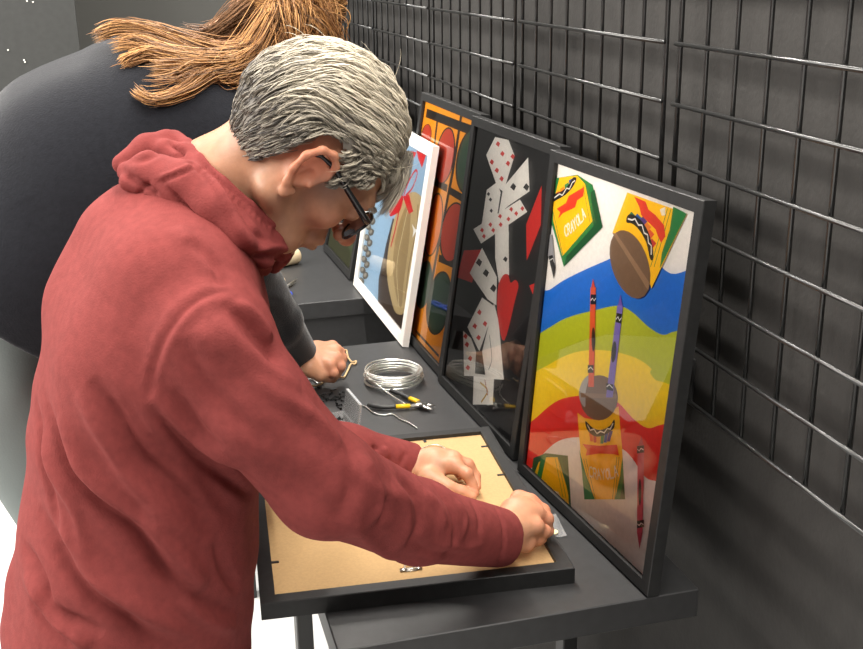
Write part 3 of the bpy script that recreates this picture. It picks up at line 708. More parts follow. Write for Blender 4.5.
# twine held by the person behind
ZT = TOP + .004
b = MB(); b.tube(px_path([(334, 358, ZT + .03), (340, 353, ZT + .02), (346, 350, ZT + .012), (348, 357, ZT + .006), (352, 362), (356, 361), (355, 364), (351, 364), (348, 370), (344, 377), (340, 377), (335, 379)], ZT), .0021, 7)
tag(b.obj('twine', 'twine', None, True), 'short curled tan twine coming out of the far hand', 'twine')
b = MB(); b.tube(px_path([(299, 384), (308, 385), (316, 386), (322, 383), (325, 377)], ZT), .0021, 7); tag(b.obj('twine', 'twine', None, True), 'tan twine end lying below the far hand', 'twine')
# ================================================================== PEOPLE
def hand_tex(): pass
SK = np.array(lin((214, 158, 124))) * .80
def blendc(C, w, c): return C * (1 - w[:, None]) + np.array(c) * w[:, None]
def gauss(V, c, r): return np.exp(-(np.linalg.norm(V - np.array(c), axis=1) / r) ** 2)
# ---------------- man: head frame
HO = A_(.203, 1.334, EYE - .226)
HM = np.array([[-.116, .553, .825], [-.988, .024, -.155], [-.105, -.833, .543]])
def H(x, y, z): return HO + HM @ A_(x, y, z)
def add_head(S, H, HM, ears=True):
    HR = HM
    S.ell(H(0, -.014, .038), (.074, .094, .084), HR, k=.02)
    S.ell(H(0, .030, .005), (.062, .055, .080), HR, k=.02)
    S.cone(H(-.030, .052, -.072), H(.030, .052, -.072), .021, .021, k=.02)
    S.ball(H(0, .070, -.086), .019, k=.012)
    for s in (-1, 1):
        S.cone(H(s * .030, .052, -.074), H(s * .055, -.005, -.045), .020, .019, k=.02)
        S.cone(H(s * .055, -.005, -.045), H(s * .062, -.008, .0), .016, .014, k=.02)
        S.ball(H(s * .041, .058, -.014), .018, k=.018)
    S.cone(H(-.034, .078, .030), H(.034, .078, .030), .0125, .0125, k=.012)
    for s in (-1, 1): S.ball(H(s * .031, .100, .012), .0165, k=.012, op=-1)
    for s in (-1, 1): S.ball(H(s * .031, .0775, .011), .0125, k=.003)
    S.cone(H(0, .084, .024), H(0, .108, -.014), .0085, .0105, k=.009)
    S.ball(H(0, .112, -.018), .0115, k=.006)
    for s in (-1, 1): S.ball(H(s * .012, .101, -.021), .0085, k=.006); S.ball(H(s * .0075, .106, -.030), .0032, k=.003, op=-1)
    S.ell(H(0, .080, -.048), (.030, .016, .022), HR, k=.012)
    S.cone(H(-.018, .091, -.0440), H(.018, .091, -.0440), .0062, .0062, k=.004); S.cone(H(-.016, .090, -.0555), H(.016, .090, -.0555), .0068, .0068, k=.004)
    S.cone(H(-.022, .094, -.0498), H(.022, .094, -.0498), .0016, .0016, k=.002, op=-1)
    if ears:
        for s in (-1, 1):
            e = lambda y, z, x=.081: H(s * x, y * 1.05 + .004, z * 1.12 + .001)
            S.cone(H(s * .07, -.006, -.006), e(-.010, -.002, .078), .014, .010, k=.008)
            S.ell(e(-.010, .004, .080), (.006, .017, .026), HR, k=.006)
            rim = [e(.006, -.002, .078), e(.009, .014, .081), e(.004, .028, .085), e(-.009, .034, .089), e(-.022, .028, .093), e(-.028, .012, .094), e(-.024, -.006, .091), e(-.015, -.020, .086), e(-.006, -.029, .082), e(.000, -.024, .079)]
            S.chain(rim, [.0032, .0035, .004, .0045, .0048, .0046, .0044, .005, .0065, .004], k=.004)
            S.ell(e(-.006, -.002, .089), (.009, .0085, .012), HR, k=.004, op=-1)
            S.ell(e(-.014, .018, .091), (.005, .006, .010), HR, k=.004, op=-1)
            S.ball(e(.004, -.006, .083), .0038, k=.004)
def hand_sdf(S, wrist, mcp, pip, dip, tip, thumb, rf=.0088, wr=.024, k=.007):
    """wrist point; four lists of joints (index..little); thumb = base, joint, joint, tip"""
    for i in range(4):
        r0 = rf * (1.0, 1.04, .98, .88)[i]
        base = wrist + (mcp[i] - wrist) * .25
        S.cone(base, mcp[i], wr * .62, r0 * 1.35, k=.012)
        S.ball(mcp[i], r0 * 1.25, k=.006)
    S.cone((wrist + mcp[0]) / 2, (wrist + mcp[3]) / 2, wr * .62, wr * .55, k=.01)
    for i in range(4):
        r0 = rf * (1.0, 1.04, .98, .88)[i]
        S.cone(mcp[i], pip[i], r0 * 1.12, r0 * 1.0, k=.004); S.ball(pip[i], r0 * 1.08, k=.003)
        S.cone(pip[i], dip[i], r0, r0 * .9, k=.003); S.cone(dip[i], tip[i], r0 * .92, r0 * .72, k=.003)
    S.cone(thumb[0], thumb[1], rf * 1.9, rf * 1.35, k=.012); S.cone(thumb[1], thumb[2], rf * 1.25, rf * 1.1, k=.004); S.cone(thumb[2], thumb[3], rf * 1.15, rf * .85, k=.003)

man = empty('person', 'grey haired person in a red hoodie and glasses bent over the face-down frame', 'person', (.0, 1.38, 0))
mo = A_(.0, 1.38, 0)
# joints
rw = PZ(500, 537, EYE - .797); lw = PZ(404, 467, EYE - .795)
rel = PY(326, 484, 1.17); lel = PY(285, 440, 1.62)
rsh = PY(208, 340, 1.20); lsh = PY(215, 300, 1.55)
S = SDF(); add_head(S, H, HM)
nb = PY(214, 200, 1.385)                 # base of the neck
S.cone(H(0, -.035, -.01), nb, .057, .056, k=.02); S.cone(H(0, .01, -.05), nb + A_(.05, 0, -.03), .045, .055, k=.02)
S.cone(nb, PY(160, 300, 1.38), .07, .09, k=.04); S.cone(PY(160, 300, 1.38), PY(135, 600, 1.40), .09, .10, k=.04)
S.chain([nb + A_(-.02, 0, -.03), rsh + A_(-.02, .04, 0), rsh, rel, rw], [.05, .045, .04, .032, .024], k=.02); S.chain([nb, lsh + A_(0, -.04, 0), lsh, lel, lw], [.05, .040, .036, .026, .022], k=.02)
# right hand (near), knuckles up, fingers pinching over the frame edge
mc = [PZ(519, 499, EYE - .779), PZ(530, 503, EYE - .780), PZ(536, 513, EYE - .784), PZ(536, 526, EYE - .790)]
pp = [PZ(535, 506, EYE - .785), PZ(543, 511, EYE - .791), PZ(547, 519, EYE - .797), PZ(545, 531, EYE - .803)]
dp = [PZ(543, 521, EYE - .806), PZ(546, 523, EYE - .812), PZ(547, 529, EYE - .815), PZ(541, 539, EYE - .818)]
tp = [PZ(545, 534, EYE - .820), PZ(541, 531, EYE - .824), PZ(540, 537, EYE - .826), PZ(534, 544, EYE - .826)]
wrp = PZ(507, 529, EYE - .792)
hand_sdf(S, wrp, mc, pp, dp, tp, [PZ(514, 524, EYE - .80), PZ(527, 538, EYE - .812), PZ(538, 535, EYE - .818), PZ(549, 531, EYE - .817)], rf=.0098, wr=.030)
S.ball((wrp + mc[1]) / 2 + A_(0, 0, .002), .026, k=.012)
S.cone(PZ(508, 541, EYE - .806), PZ(525, 545, EYE - .818), .018, .012, k=.012)
S.cone(rw, wrp, .027, .028, k=.012)
for i in range(1, 4): S.cone(wrp + A_(0, 0, .022), mc[i] + A_(0, 0, .008), .0022, .0028, k=.004)
# left hand
wl = PZ(415, 466, EYE - .797)
mc2 = [PZ(455, 466, EYE - .785), PZ(453, 459, EYE - .783), PZ(447, 457, EYE - .787), PZ(440, 457, EYE - .793)]
pp2 = [PZ(467, 474, EYE - .792), PZ(468, 465, EYE - .794), PZ(460, 462, EYE - .805), PZ(450, 462, EYE - .812)]
dp2 = [PZ(472, 484, EYE - .808), PZ(475, 476, EYE - .812), PZ(467, 472, EYE - .820), PZ(456, 470, EYE - .823)]
tp2 = [PZ(475, 493, EYE - .820), PZ(477, 487, EYE - .824), PZ(470, 482, EYE - .828), PZ(460, 477, EYE - .828)]
hand_sdf(S, wl, mc2, pp2, dp2, tp2, [PZ(428, 478, EYE - .80), PZ(448, 488, EYE - .808), PZ(462, 492, EYE - .815), PZ(472, 497, EYE - .822)], rf=.0098, wr=.028)
S.cone(lw, wl, .025, .026, k=.012); S.ball((wl + mc2[1]) / 2, .025, k=.012)
# legs inside the trousers, so the body is one figure down to the feet
hipc = A_(-.075, 1.40, .88)
V, Fq = S.mesh(.0026, (-.30, 1.05, .84), (.62, 1.80, 1.72))
V = smooth_mesh(V, Fq, 1, .5)
L_ = (V - HO) @ HM
C = np.tile(SK, (len(V), 1))
C *= (1 - .24 * np.clip((V[:, 2] - 1.10) * 10, 0, 1))[:, None]      # head and neck are a tone browner than the hands
n1 = .5 + .5 * np.sin(V[:, 0] * 170 + np.sin(V[:, 1] * 130) * 2) * np.sin(V[:, 2] * 150 + V[:, 1] * 90)
C *= (.93 + .14 * n1)[:, None]
ishead = np.linalg.norm(L_, axis=1) < .16
def lw_(c, r): return np.exp(-(np.linalg.norm((L_ - np.array(c)), axis=1) / r) ** 2)
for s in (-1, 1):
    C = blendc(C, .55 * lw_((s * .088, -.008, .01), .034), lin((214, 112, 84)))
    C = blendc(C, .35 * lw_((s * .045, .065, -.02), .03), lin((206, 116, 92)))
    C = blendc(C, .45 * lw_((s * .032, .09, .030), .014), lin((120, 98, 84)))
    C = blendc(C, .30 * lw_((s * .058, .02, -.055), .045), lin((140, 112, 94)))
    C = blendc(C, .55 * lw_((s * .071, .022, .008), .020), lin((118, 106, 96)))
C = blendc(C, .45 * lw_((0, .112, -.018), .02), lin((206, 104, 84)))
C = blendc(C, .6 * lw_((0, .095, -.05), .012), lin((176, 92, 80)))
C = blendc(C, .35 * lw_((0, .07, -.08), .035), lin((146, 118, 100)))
for q in pp + mc + pp2 + mc2: C = blendc(C, .38 * gauss(V, q + A_(0, 0, .006), .012), lin((214, 118, 92)))
for q in tp + tp2: C = blendc(C, .4 * gauss(V, q, .012), lin((216, 122, 100)))
hz = np.clip((.93 - V[:, 2]) * 40, 0, 1) * (V[:, 0] > .3)
C = blendc(C, .5 * hz, lin((222, 152, 118)))
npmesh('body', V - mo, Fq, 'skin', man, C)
bodyV, bodyF = V, Fq
# ---------------- hoodie
S = SDF(); hk = .045
sp = [PY(172, 262, 1.36), PY(160, 330, 1.37), PY(150, 420, 1.38), PY(140, 520, 1.38), PY(130, 610, 1.38), PY(126, 700, 1.38)]
rs = [.105, .125, .134, .138, .142, .146]
for dy in (-.075, 0, .075):
    q = [x + A_(0, dy * (1.25 if i < 2 else 1.0), -abs(dy) * .15) for i, x in enumerate(sp)]
    S.chain(q, [r - abs(dy) * .16 for r in rs], k=hk)
S.cone(PY(120, 238, 1.40), PY(102, 300, 1.40), .045, .060, k=.04)
S.cone(PY(205, 215, 1.38), PY(165, 245, 1.38), .055, .08, k=.03)
# shoulders and sleeves
ua = [rsh + A_(-.015, .05, .0), rsh, PY(252, 405, 1.175), rel, PY(418, 522, 1.27), PY(503, 538, 1.365)]
S.chain(ua, [.078, .070, .062, .060, .052, .0415], k=.018)
S.cone(PY(185, 300, 1.25), PY(212, 325, 1.2), .06, .05, k=.03)
la = [lsh + A_(0, -.05, 0), lsh, PY(243, 365, 1.58), lel, PY(346, 455, 1.637), PY(409, 467, 1.646)]
S.chain(la, [.070, .066, .056, .054, .047, .040], k=.022)
S.cone(PY(245, 345, 1.45), PY(258, 370, 1.52), .035, .035, k=.02)
# hem gathers and belly
S.cone(PY(207, 560, 1.32), PY(200, 660, 1.32), .036, .045, k=.05); S.cone(PY(207, 560, 1.46), PY(200, 660, 1.46), .036, .045, k=.05)
S.cone(PY(54, 590, 1.38), PY(54, 680, 1.38), .048, .06, k=.04)
# hollow round the neck
S.cone(H(0, -.03, -.02), nb + A_(.012, 0, .012), .060, .056, k=.012, op=-1)
S.cone(H(0, .02, -.06), nb + A_(.05, 0, .02), .050, .040, k=.012, op=-1)
# open cuffs
cr = unit(PY(503, 538, 1.365) - PY(420, 525, 1.27)); cp = PY(500, 536, 1.366); S.cut(cp, cr, .07)
cl = unit(PY(409, 468, 1.652) - PY(360, 455, 1.65)); cq = PY(411, 468, 1.652); S.cut(cq, cl, .07)
S.cone(cp + cr * .020, cp + cr * .04, .030, .034, k=.003, op=-1); S.cone(cq + cl * .022, cq + cl * .04, .028, .032, k=.003, op=-1)
V, Fq = S.mesh(.0036, (-.34, 1.0, .80), (.60, 1.80, 1.66))
V = smooth_mesh(V, Fq, 2, .5)
G = -.004; R = .004
folds = [
    ([(89, 380), (112, 413), (137, 459), (166, 484), (195, 509), (216, 533)], -.007, .013), ([(78, 392), (100, 428), (128, 474), (158, 502), (190, 530)], .004, .012),
    ([(46, 401), (62, 459), (95, 500), (133, 529), (162, 567), (180, 586)], -.0085, .011), ([(60, 415), (80, 465), (112, 500), (148, 526), (180, 560), (200, 590)], .006, .014),
    ([(37, 509), (62, 558), (91, 596), (124, 616), (158, 645)], -.006, .012), ([(50, 500), (75, 545), (105, 582), (140, 605), (175, 630)], .005, .013),
    ([(22, 545), (40, 580), (54, 612), (104, 633)], -.006, .010), ([(180, 578), (204, 604), (236, 616)], -.003, .009), ([(180, 596), (205, 618), (235, 628)], .005, .010),
    ([(36, 400), (42, 460), (52, 500), (62, 530)], -.004, .008), ([(150, 500), (165, 540), (186, 570), (205, 590)], .005, .012),
    ([(24, 575), (60, 625), (90, 648)], .005, .01), ([(215, 540), (225, 570), (240, 590)], -.004, .008),
    # shoulder seam
    ([(230, 290), (205, 296), (182, 314), (164, 340), (152, 372), (148, 402)], -.0020, .0032), ([(222, 284), (198, 290), (174, 308), (156, 336), (145, 370), (141, 402)], .0007, .004),
    ([(236, 298), (208, 303), (188, 318), (171, 344), (160, 376), (156, 408)], .0010, .004),
    ([(150, 404), (168, 428), (196, 456), (226, 478), (252, 496)], -.006, .008), ([(150, 392), (176, 424), (206, 446), (240, 470)], .004, .011), ([(160, 430), (186, 462), (214, 492), (236, 520)], -.005, .014),
    ([(172, 388), (196, 424), (224, 452)], -.0025, .009), ([(40, 430), (52, 470), (74, 510), (92, 560)], .003, .008), ([(100, 420), (130, 470), (170, 520), (196, 545)], .003, .010), ([(120, 398), (150, 440), (182, 480)], -.003, .009),
    ([(70, 560), (110, 590), (150, 612), (200, 640)], .004, .009), ([(30, 600), (48, 628), (80, 646)], -.004, .008),
    # sleeve folds
    ([(222, 302), (248, 326), (268, 350), (280, 368)], -.006, .009), ([(236, 300), (258, 320), (272, 342)], .006, .009), ([(214, 318), (240, 345), (272, 372), (300, 388)], .006, .011),
    ([(196, 326), (222, 352), (256, 384), (296, 408), (338, 442)], .005, .012), ([(204, 340), (236, 372), (276, 402), (318, 432)], -.004, .011),
    ([(182, 338), (196, 372), (226, 410), (270, 446)], -.004, .011),
    ([(338, 442), (352, 462), (352, 492), (336, 524)], -.005, .012), ([(356, 452), (372, 474), (380, 500), (372, 524)], .005, .010), ([(366, 470), (384, 500), (382, 524)], -.0035, .008),
    ([(392, 480), (404, 500), (408, 526), (396, 552)], .0035, .009), ([(398, 476), (416, 498), (420, 524), (408, 546)], -.004, .008), ([(350, 520), (372, 544), (400, 560)], .003, .010),
    ([(424, 490), (438, 508), (444, 530)], .0032, .008), ([(434, 486), (450, 508), (456, 534), (448, 556)], -.0032, .007), ([(456, 500), (466, 518), (462, 540)], .0022, .007), ([(472, 500), (480, 516), (480, 536)], -.002, .006),
    ([(410, 540), (430, 552), (456, 556)], -.002, .007), ([(440, 545), (462, 548), (484, 546)], .0018, .007),
    ([(300, 400), (330, 436), (372, 486), (420, 505)], .004, .010), ([(270, 460), (310, 500), (350, 530)], -.003, .014),
    # cuff seams
    ([(496, 508), (504, 524), (505, 545), (498, 566)], -.0028, .0035), ([(406, 452), (402, 462), (399, 472)], -.0025, .004), ([(376, 446), (374, 456), (372, 466)], -.005, .006), ([(383, 447), (388, 458)], .004, .006),
    ([(190, 240), (210, 262), (224, 286)], -.005, .010), ([(176, 226), (200, 256), (216, 280)], .004, .010),
]
folds = [(a_, b_ * (2.0 if a_[0][0] < 200 or a_[0][1] > 500 else 1.5), c_) for a_, b_, c_ in folds]
V = sculpt(V, Fq, folds)
ph = V @ A_(9, 5, 13); V = V + normals(V, Fq) * (np.sin(ph * 2 + 3 * np.sin(V[:, 2] * 21)) * .0012)[:, None]
V = smooth_mesh(V, Fq, 1, .4)
hood_root = npmesh('hoodie', V - mo, Fq, 'hoodie', man)

S = SDF(); hb = .008
S.chain([PY(122, 164, 1.385), PY(148, 150, 1.40), PY(167, 143, 1.41), PY(183, 148, 1.40)], [.012, .019, .015, .009], k=hb)
S.chain([PY(128, 172, 1.36), PY(150, 172, 1.34), PY(185, 185, 1.305), PY(213, 208, 1.278), PY(238, 236, 1.262), PY(262, 252, 1.285)], [.013, .024, .027, .025, .023, .021], k=hb)
S.chain([PY(128, 182, 1.34), PY(160, 190, 1.32), PY(200, 222, 1.29), PY(238, 256, 1.285), PY(262, 266, 1.31)], [.011, .015, .020, .020, .013], k=hb)
S.chain([PY(186, 154, 1.36), PY(220, 190, 1.298), PY(248, 221, 1.282), PY(272, 241, 1.296), PY(281, 252, 1.33)], [.010, .013, .013, .013, .013], k=hb)
S.chain([PY(166, 150, 1.38), PY(184, 156, 1.36), PY(198, 168, 1.33)], [.014, .014, .012], k=hb)
S.chain([PY(174, 141, 1.42), PY(186, 146, 1.39), PY(200, 160, 1.335), PY(222, 182, 1.300), PY(250, 206, 1.285), PY(270, 224, 1.29), PY(284, 240, 1.315), PY(284, 254, 1.345), PY(274, 266, 1.37)], [.014, .010, .0075, .0065, .0065, .007, .007, .009, .010], k=.004)
S.chain([PY(168, 148, 1.44), PY(205, 166, 1.485), PY(250, 215, 1.495), PY(280, 247, 1.44), PY(282, 252, 1.36)], [.018, .022, .022, .018, .013], k=.012)
S.cone(H(0, -.035, -.02), nb + A_(.006, 0, .006), .060, .058, k=.006, op=-1)
S.cone(H(0, .02, -.06), nb + A_(.05, 0, .02), .048, .040, k=.006, op=-1)
V, Fq = S.mesh(.0030, (-.10, 1.15, 1.30), (.28, 1.60, 1.66)); V = smooth_mesh(V, Fq, 1, .5)
hf = [([(156, 183), (172, 177), (197, 167)], -.0022, .0025), ([(158, 178), (174, 172), (195, 163)], .0015, .003),
    ([(204, 170), (216, 188), (231, 212), (245, 235), (256, 249)], .0055, .006), ([(214, 172), (228, 192), (244, 214), (258, 234), (270, 244)], -.0035, .005),
    ([(256, 249), (270, 247), (288, 249)], .005, .005), ([(252, 257), (268, 257), (284, 260)], -.0035, .006),
    ([(192, 150), (212, 172), (236, 192), (258, 212), (278, 232)], -.0022, .0022), ([(187, 160), (196, 165), (210, 184), (222, 204)], -.003, .005),
    ([(122, 170), (134, 180), (150, 190), (158, 196)], -.005, .004), ([(170, 140), (174, 146), (182, 152), (176, 156)], -.005, .004), ([(140, 196), (142, 188), (150, 182)], -.003, .003),
    ([(160, 182), (182, 206), (204, 232), (226, 256)], -.005, .006), ([(240, 250), (248, 262), (262, 272)], -.003, .005), ([(130, 160), (146, 158), (160, 150)], -.003, .006)]
for k in range(14):
    t = k / 13; x = 205 + 72 * t; y = 166 + 62 * t; hf.append(([(x, y), (x - 4, y + 6)], -.0016, .0028))
V = sculpt(V, Fq, [(a_, b_ * 1.6, c_) for a_, b_, c_ in hf]); npmesh('hood', V - mo, Fq, 'hoodie', hood_root)

# ---------------- trousers and shoes
S = SDF(); S.chain([A_(-.07, 1.38, .90), A_(-.075, 1.38, .84)], [.115, .11], k=.05)
for s in (-1, 1):
    S.chain([A_(-.075, 1.38 + s * .075, .82), A_(-.07, 1.38 + s * .11, .47), A_(-.10, 1.38 + s * .12, .085)], [.10, .070, .060], k=.03)
V, Fq = S.mesh(.010, (-.34, 1.1, .0), (.2, 1.7, 1.10)); npmesh('trousers', V - mo, Fq, 'darktrousers', man)
for s in (-1, 1):
    S = SDF(); y = 1.38 + s * .12; S.chain([A_(-.14, y, .045), A_(-.02, y, .04), A_(.09, y + s * .01, .034)], [.043, .042, .034], k=.02); S.cone(A_(-.10, y, .05), A_(-.10, y, .10), .045, .045)
    S.cut(A_(0, y, .003), (0, 0, -1), .3); V, Fq = S.mesh(.006, (-.24, y - .1, -.02), (.18, y + .1, .18)); npmesh('shoe', V - mo, Fq, 'shoe', man)
# ---------------- hair made of a cap plus thousands of combed strands
def strands(b_list, V_, F_, C_):
    pass
class Strands:
    def __init__(s): s.V = []; s.F = []; s.C = []; s.n = 0
    def add(s, P, r, c):
        K = len(P); T = np.gradient(P, axis=0); T /= np.linalg.norm(T, axis=1)[:, None] + 1e-12
        a = np.cross(T, A_(.3, .5, .8)); a /= np.linalg.norm(a, axis=1)[:, None] + 1e-12; b = np.cross(T, a)
        rr = r * np.array([1.0] * (K - 2) + [.7, .15]) if K > 3 else r * np.ones(K)
        for j in range(3):
            an = j * 2.0944; s.V.append(P + (a * math.cos(an) + b * math.sin(an)) * rr[:, None])
        # order: j-major
        base = s.n
        for j in range(3):
            j2 = (j + 1) % 3
            i = np.arange(K - 1); s.F.append(np.stack([base + j * K + i, base + j2 * K + i, base + j2 * K + i + 1, base + j * K + i + 1], 1))
        s.C.append(np.tile(c, (3 * K, 1))); s.n += 3 * K
    def obj(s, name, origin, parent): return npmesh(name, np.concatenate(s.V) - origin, np.concatenate(s.F), 'hair', parent, np.concatenate(s.C))
cc = A_(0, -.016, .0325); rad = A_(.0785, .0975, .0960)
def hairline(p):   # local point -> inside the haired area?
    x, y, z = p; ax_ = abs(x)
    side = np.interp(y, [-.12, -.07, -.045, -.030, .014, .024, .030, .050, .066, .08], [-.075, -.075, -.055, .046, .046, .020, .030, .055, .078, .090])
    return z > side
St = Strands()
base = SDF(); base.ell(H(*cc), rad + .006, HM, k=.01)
Vc, Fc = base.mesh(.004, HO - .16, HO + .18)
Lc = (Vc - HO) @ HM; ok = np.array([hairline(p) and hairline(p - A_(0, 0, .004)) for p in Lc])
Fk = Fc[ok[Fc].all(1)]; tint = .5 + .5 * np.sin(Lc[:, 2] * 180 + Lc[:, 1] * 60)
us = np.unique(Fk); rm = np.full(len(Vc), -1); rm[us] = np.arange(len(us))
St.V.append(Vc[us]); St.F.append(rm[Fk]); cb = np.array(lin((112, 106, 98)))
St.C.append(np.tile(cb, (len(us), 1))); St.n = len(us)
def flow(p):
    x, y, z = p; sd = 1 if x >= 0 else -1
    back = A_(0, -1, -.15); front = A_(0, .9, -.35)
    d = A_(.15 * sd, -1.0, -.32) if z > .03 else A_(0, -1, -.55)
    if y < -.06: d = A_(0, -.35, -1)
    if y > -.0 and z < .06: d = A_(0, -.5, -1)
    if -.1 < y < -.02 and z < .05: d = A_(0, -.25, -1)
    if y > .058: d = A_(.1 * sd, .75, -.6)
    return d
nclump = 2300; per = 9; r2 = np.random.default_rng(3)
for q in range(nclump + 900):
    while True:
        g = r2.normal(0, 1, 3); g /= np.linalg.norm(g); p = cc + g * rad
        if hairline(p) and (q < nclump or (p[1] > .02 and q < nclump + 450) or (q >= nclump + 450 and -.09 < p[1] < -.02 and p[2] < .055)): break
    L = r2.uniform(.035, .062) * (.30 if p[2] < .055 and p[1] > -.03 else .42 if p[2] < .085 and p[1] > -.01 else .5 if p[2] < .05 else 1); K = 7; path = [p.copy()]; x = p.copy(); sw = r2.normal(0, .22)
    lift = r2.uniform(.004, .012) * (.55 if p[2] < .02 else 1)
    d = None
    for k in range(1, K):
        n = (x - cc) / rad ** 2; n /= np.linalg.norm(n); f = flow(x) + A_(1, 0, 0) * sw * .5 + A_(0, .2, .8) * sw * .5
        f = f - n * (f @ n); f /= np.linalg.norm(f); d = f if d is None else unit(d * .55 + f * .45)
        x = x + d * L / (K - 1); e = (x - cc) / rad; x = cc + (x - cc) / np.linalg.norm(e)
        t = k / (K - 1); path.append(x + ((x - cc) / np.linalg.norm(x - cc)) * lift * (math.sin(t * 2.3)) * 1.15)
    path = np.array(path)
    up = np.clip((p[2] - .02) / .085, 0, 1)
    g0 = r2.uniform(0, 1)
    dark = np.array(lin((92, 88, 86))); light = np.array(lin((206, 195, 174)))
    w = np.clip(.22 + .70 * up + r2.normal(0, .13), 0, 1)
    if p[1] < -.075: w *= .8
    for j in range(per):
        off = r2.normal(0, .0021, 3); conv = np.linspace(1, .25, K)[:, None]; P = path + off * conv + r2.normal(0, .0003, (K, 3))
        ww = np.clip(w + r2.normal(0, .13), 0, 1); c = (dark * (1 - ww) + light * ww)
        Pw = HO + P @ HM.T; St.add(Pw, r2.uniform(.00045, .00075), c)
# fringe falling past the forehead
for q in range(90):
    x0 = r2.uniform(-.05, .06); p = A_(x0, .060, .100 - abs(x0) * .3); K = 7; dirn = A_(r2.normal(.0, .2), .75, -.65 + r2.normal(0, .15)); P = []
    for k in range(K): t = k / (K - 1); P.append(p + A_(0, .01, .008) + dirn * .042 * t * r2.uniform(.98, 1.02) + A_(0, -.006, -.024) * t * t)
    wv = r2.uniform(.05, .7); c = dark * (1 - wv) + light * wv
    for j in range(4): Pw = HO + (np.array(P) + r2.normal(0, .0012, 3)) @ HM.T; St.add(Pw, .0005, c)
# stray fly-aways
for q in range(60):
    g = r2.normal(0, 1, 3); g /= np.linalg.norm(g); g[2] = abs(g[2]); p = cc + g * (rad + .008)
    if not hairline(p): continue
    f = flow(p); f = f - g * (f @ g) * .3; f = unit(f + r2.normal(0, .4, 3)); P = np.array([p + f * .035 * t + g * .012 * math.sin(t * 2) for t in np.linspace(0, 1, 6)])
    St.add(HO + P @ HM.T, .0003, light)
St.obj('hair', mo, man)
# eyebrow of the near side
for s in (-1, 1):
    Sb = Strands()
    for q in range(60):
        t = r2.uniform(0, 1); p = A_(s * (.018 + .034 * t), .0925 - .012 * t * t, .030 + .006 * math.sin(t * 3)); d = A_(s * 1.0, -.1, .3 - t * .6); P = np.array([p + d * .009 * k / 3 + A_(0, .0015 * k, 0) for k in range(4)]); Sb.add(HO + P @ HM.T, .0005, lin((110, 100, 92)))
    Sb.obj('eyebrow', mo, man)
# ---------------- glasses
gl = MB()
def rimpath(s, n=26, sx=.0265, sz=.0215, cx=.033, cy=.098, cz=.006):
    P = []
    for k in range(n):
        a = 2 * math.pi * k / n; ca, sa = math.cos(a), math.sin(a); e = .72
        x = cx + sx * math.copysign(abs(ca) ** e, ca); z = cz + sz * math.copysign(abs(sa) ** e, sa); P.append((s * x, cy - .10 * max(0, x - .02) ** 1.2 * 4 * .5, z))
    return P
for s in (-1, 1): gl.tube([H(*q) for q in rimpath(s)], .0019, 8, closed=True)
gl.tube([H(-.008, .101, .012), H(0, .104, .014), H(.008, .101, .012)], .0028, 8)
gm = gl; gl.v = [tuple(np.array(q) - mo) for q in gl.v]
specs = gl.obj('eyeglasses', 'specs', man, True)
for s in (-1, 1):
    b = MB(); n = 26; P = [H(*q) for q in rimpath(s)]; c = sum(P) / n; f = HM @ A_(0, .0006, 0)
    b.add([c + f] + [x + f for x in P] + [c - f] + [x - f for x in P], [(0, 1 + k, 1 + (k + 1) % n) for k in range(n)] + [(n + 1, n + 2 + (k + 1) % n, n + 2 + k) for k in range(n)])
    b.v = [tuple(np.array(q) - mo) for q in b.v]; b.obj('lens', 'lens', specs, True)
    b = MB(); pts = [H(s * .060, .092, .020), H(s * .070, .088, .022), H(s * .0765, .070, .024), H(s * .080, .035, .027), H(s * .083, .008, .030), H(s * .084, -.012, .026), H(s * .082, -.026, .012)]
    b.tube(pts, [.0042, .005, .0046, .0036, .003, .0026, .002], 8, flat=.55); b.v = [tuple(np.array(q) - mo) for q in b.v]; b.obj('temple', 'specs', specs, True)

# ================================================================== SECOND PERSON (behind, bent over)
wo = A_(-.2, 2.1, 0)
wm = empty('person', 'person with long light brown hair in a charcoal sweater bending over the table behind', 'person', wo)
WHO = PY(282, 22, 2.06)
WHM = np.array([unit((.0, -1, 0)), unit((.72, 0, -.69)), unit((.69, 0, .72))]).T
def WH(x, y, z): return WHO + WHM @ A_(x, y, z)
S = SDF(); add_head(S, WH, WHM)
wnb = PY(218, 82, 2.08); wsh = PY(212, 140, 1.93); wel = PY(238, 262, 1.93); wwr = PZ(301, 356, EYE - .79); lsh2 = wsh + A_(-.02, .34, 0.02); lel2 = lsh2 + A_(.05, .03, -.27); lwr2 = A_(.30, 2.34, TOP + .06)
S.cone(WH(0, -.03, -.02), wnb, .055, .06, k=.03)
S.chain([wnb, PY(120, 150, 2.08), PY(20, 270, 2.08)], [.09, .11, .11], k=.05)
S.chain([wnb, wsh, wel, wwr], [.05, .045, .034, .024], k=.02); S.chain([wnb, lsh2, lel2, lwr2], [.05, .045, .034, .024], k=.02)
Zh = EYE
mcw = [PZ(332, 347, Zh - .785), PZ(336, 351, Zh - .785), PZ(336, 358, Zh - .790), PZ(330, 365, Zh - .797)]
ppw = [PZ(340, 352, Zh - .797), PZ(342, 358, Zh - .800), PZ(341, 366, Zh - .805), PZ(334, 373, Zh - .812)]
dpw = [PZ(341, 362, Zh - .815), PZ(341, 368, Zh - .820), PZ(337, 374, Zh - .825), PZ(329, 377, Zh - .830)]
tpw = [PZ(336, 369, Zh - .828), PZ(335, 374, Zh - .832), PZ(330, 378, Zh - .836), PZ(322, 379, Zh - .838)]
hand_sdf(S, wwr, mcw, ppw, dpw, tpw, [PZ(310, 368, Zh - .80), PZ(320, 375, Zh - .815), PZ(326, 377, Zh - .825), PZ(333, 379, Zh - .835)], rf=.0105, wr=.034)
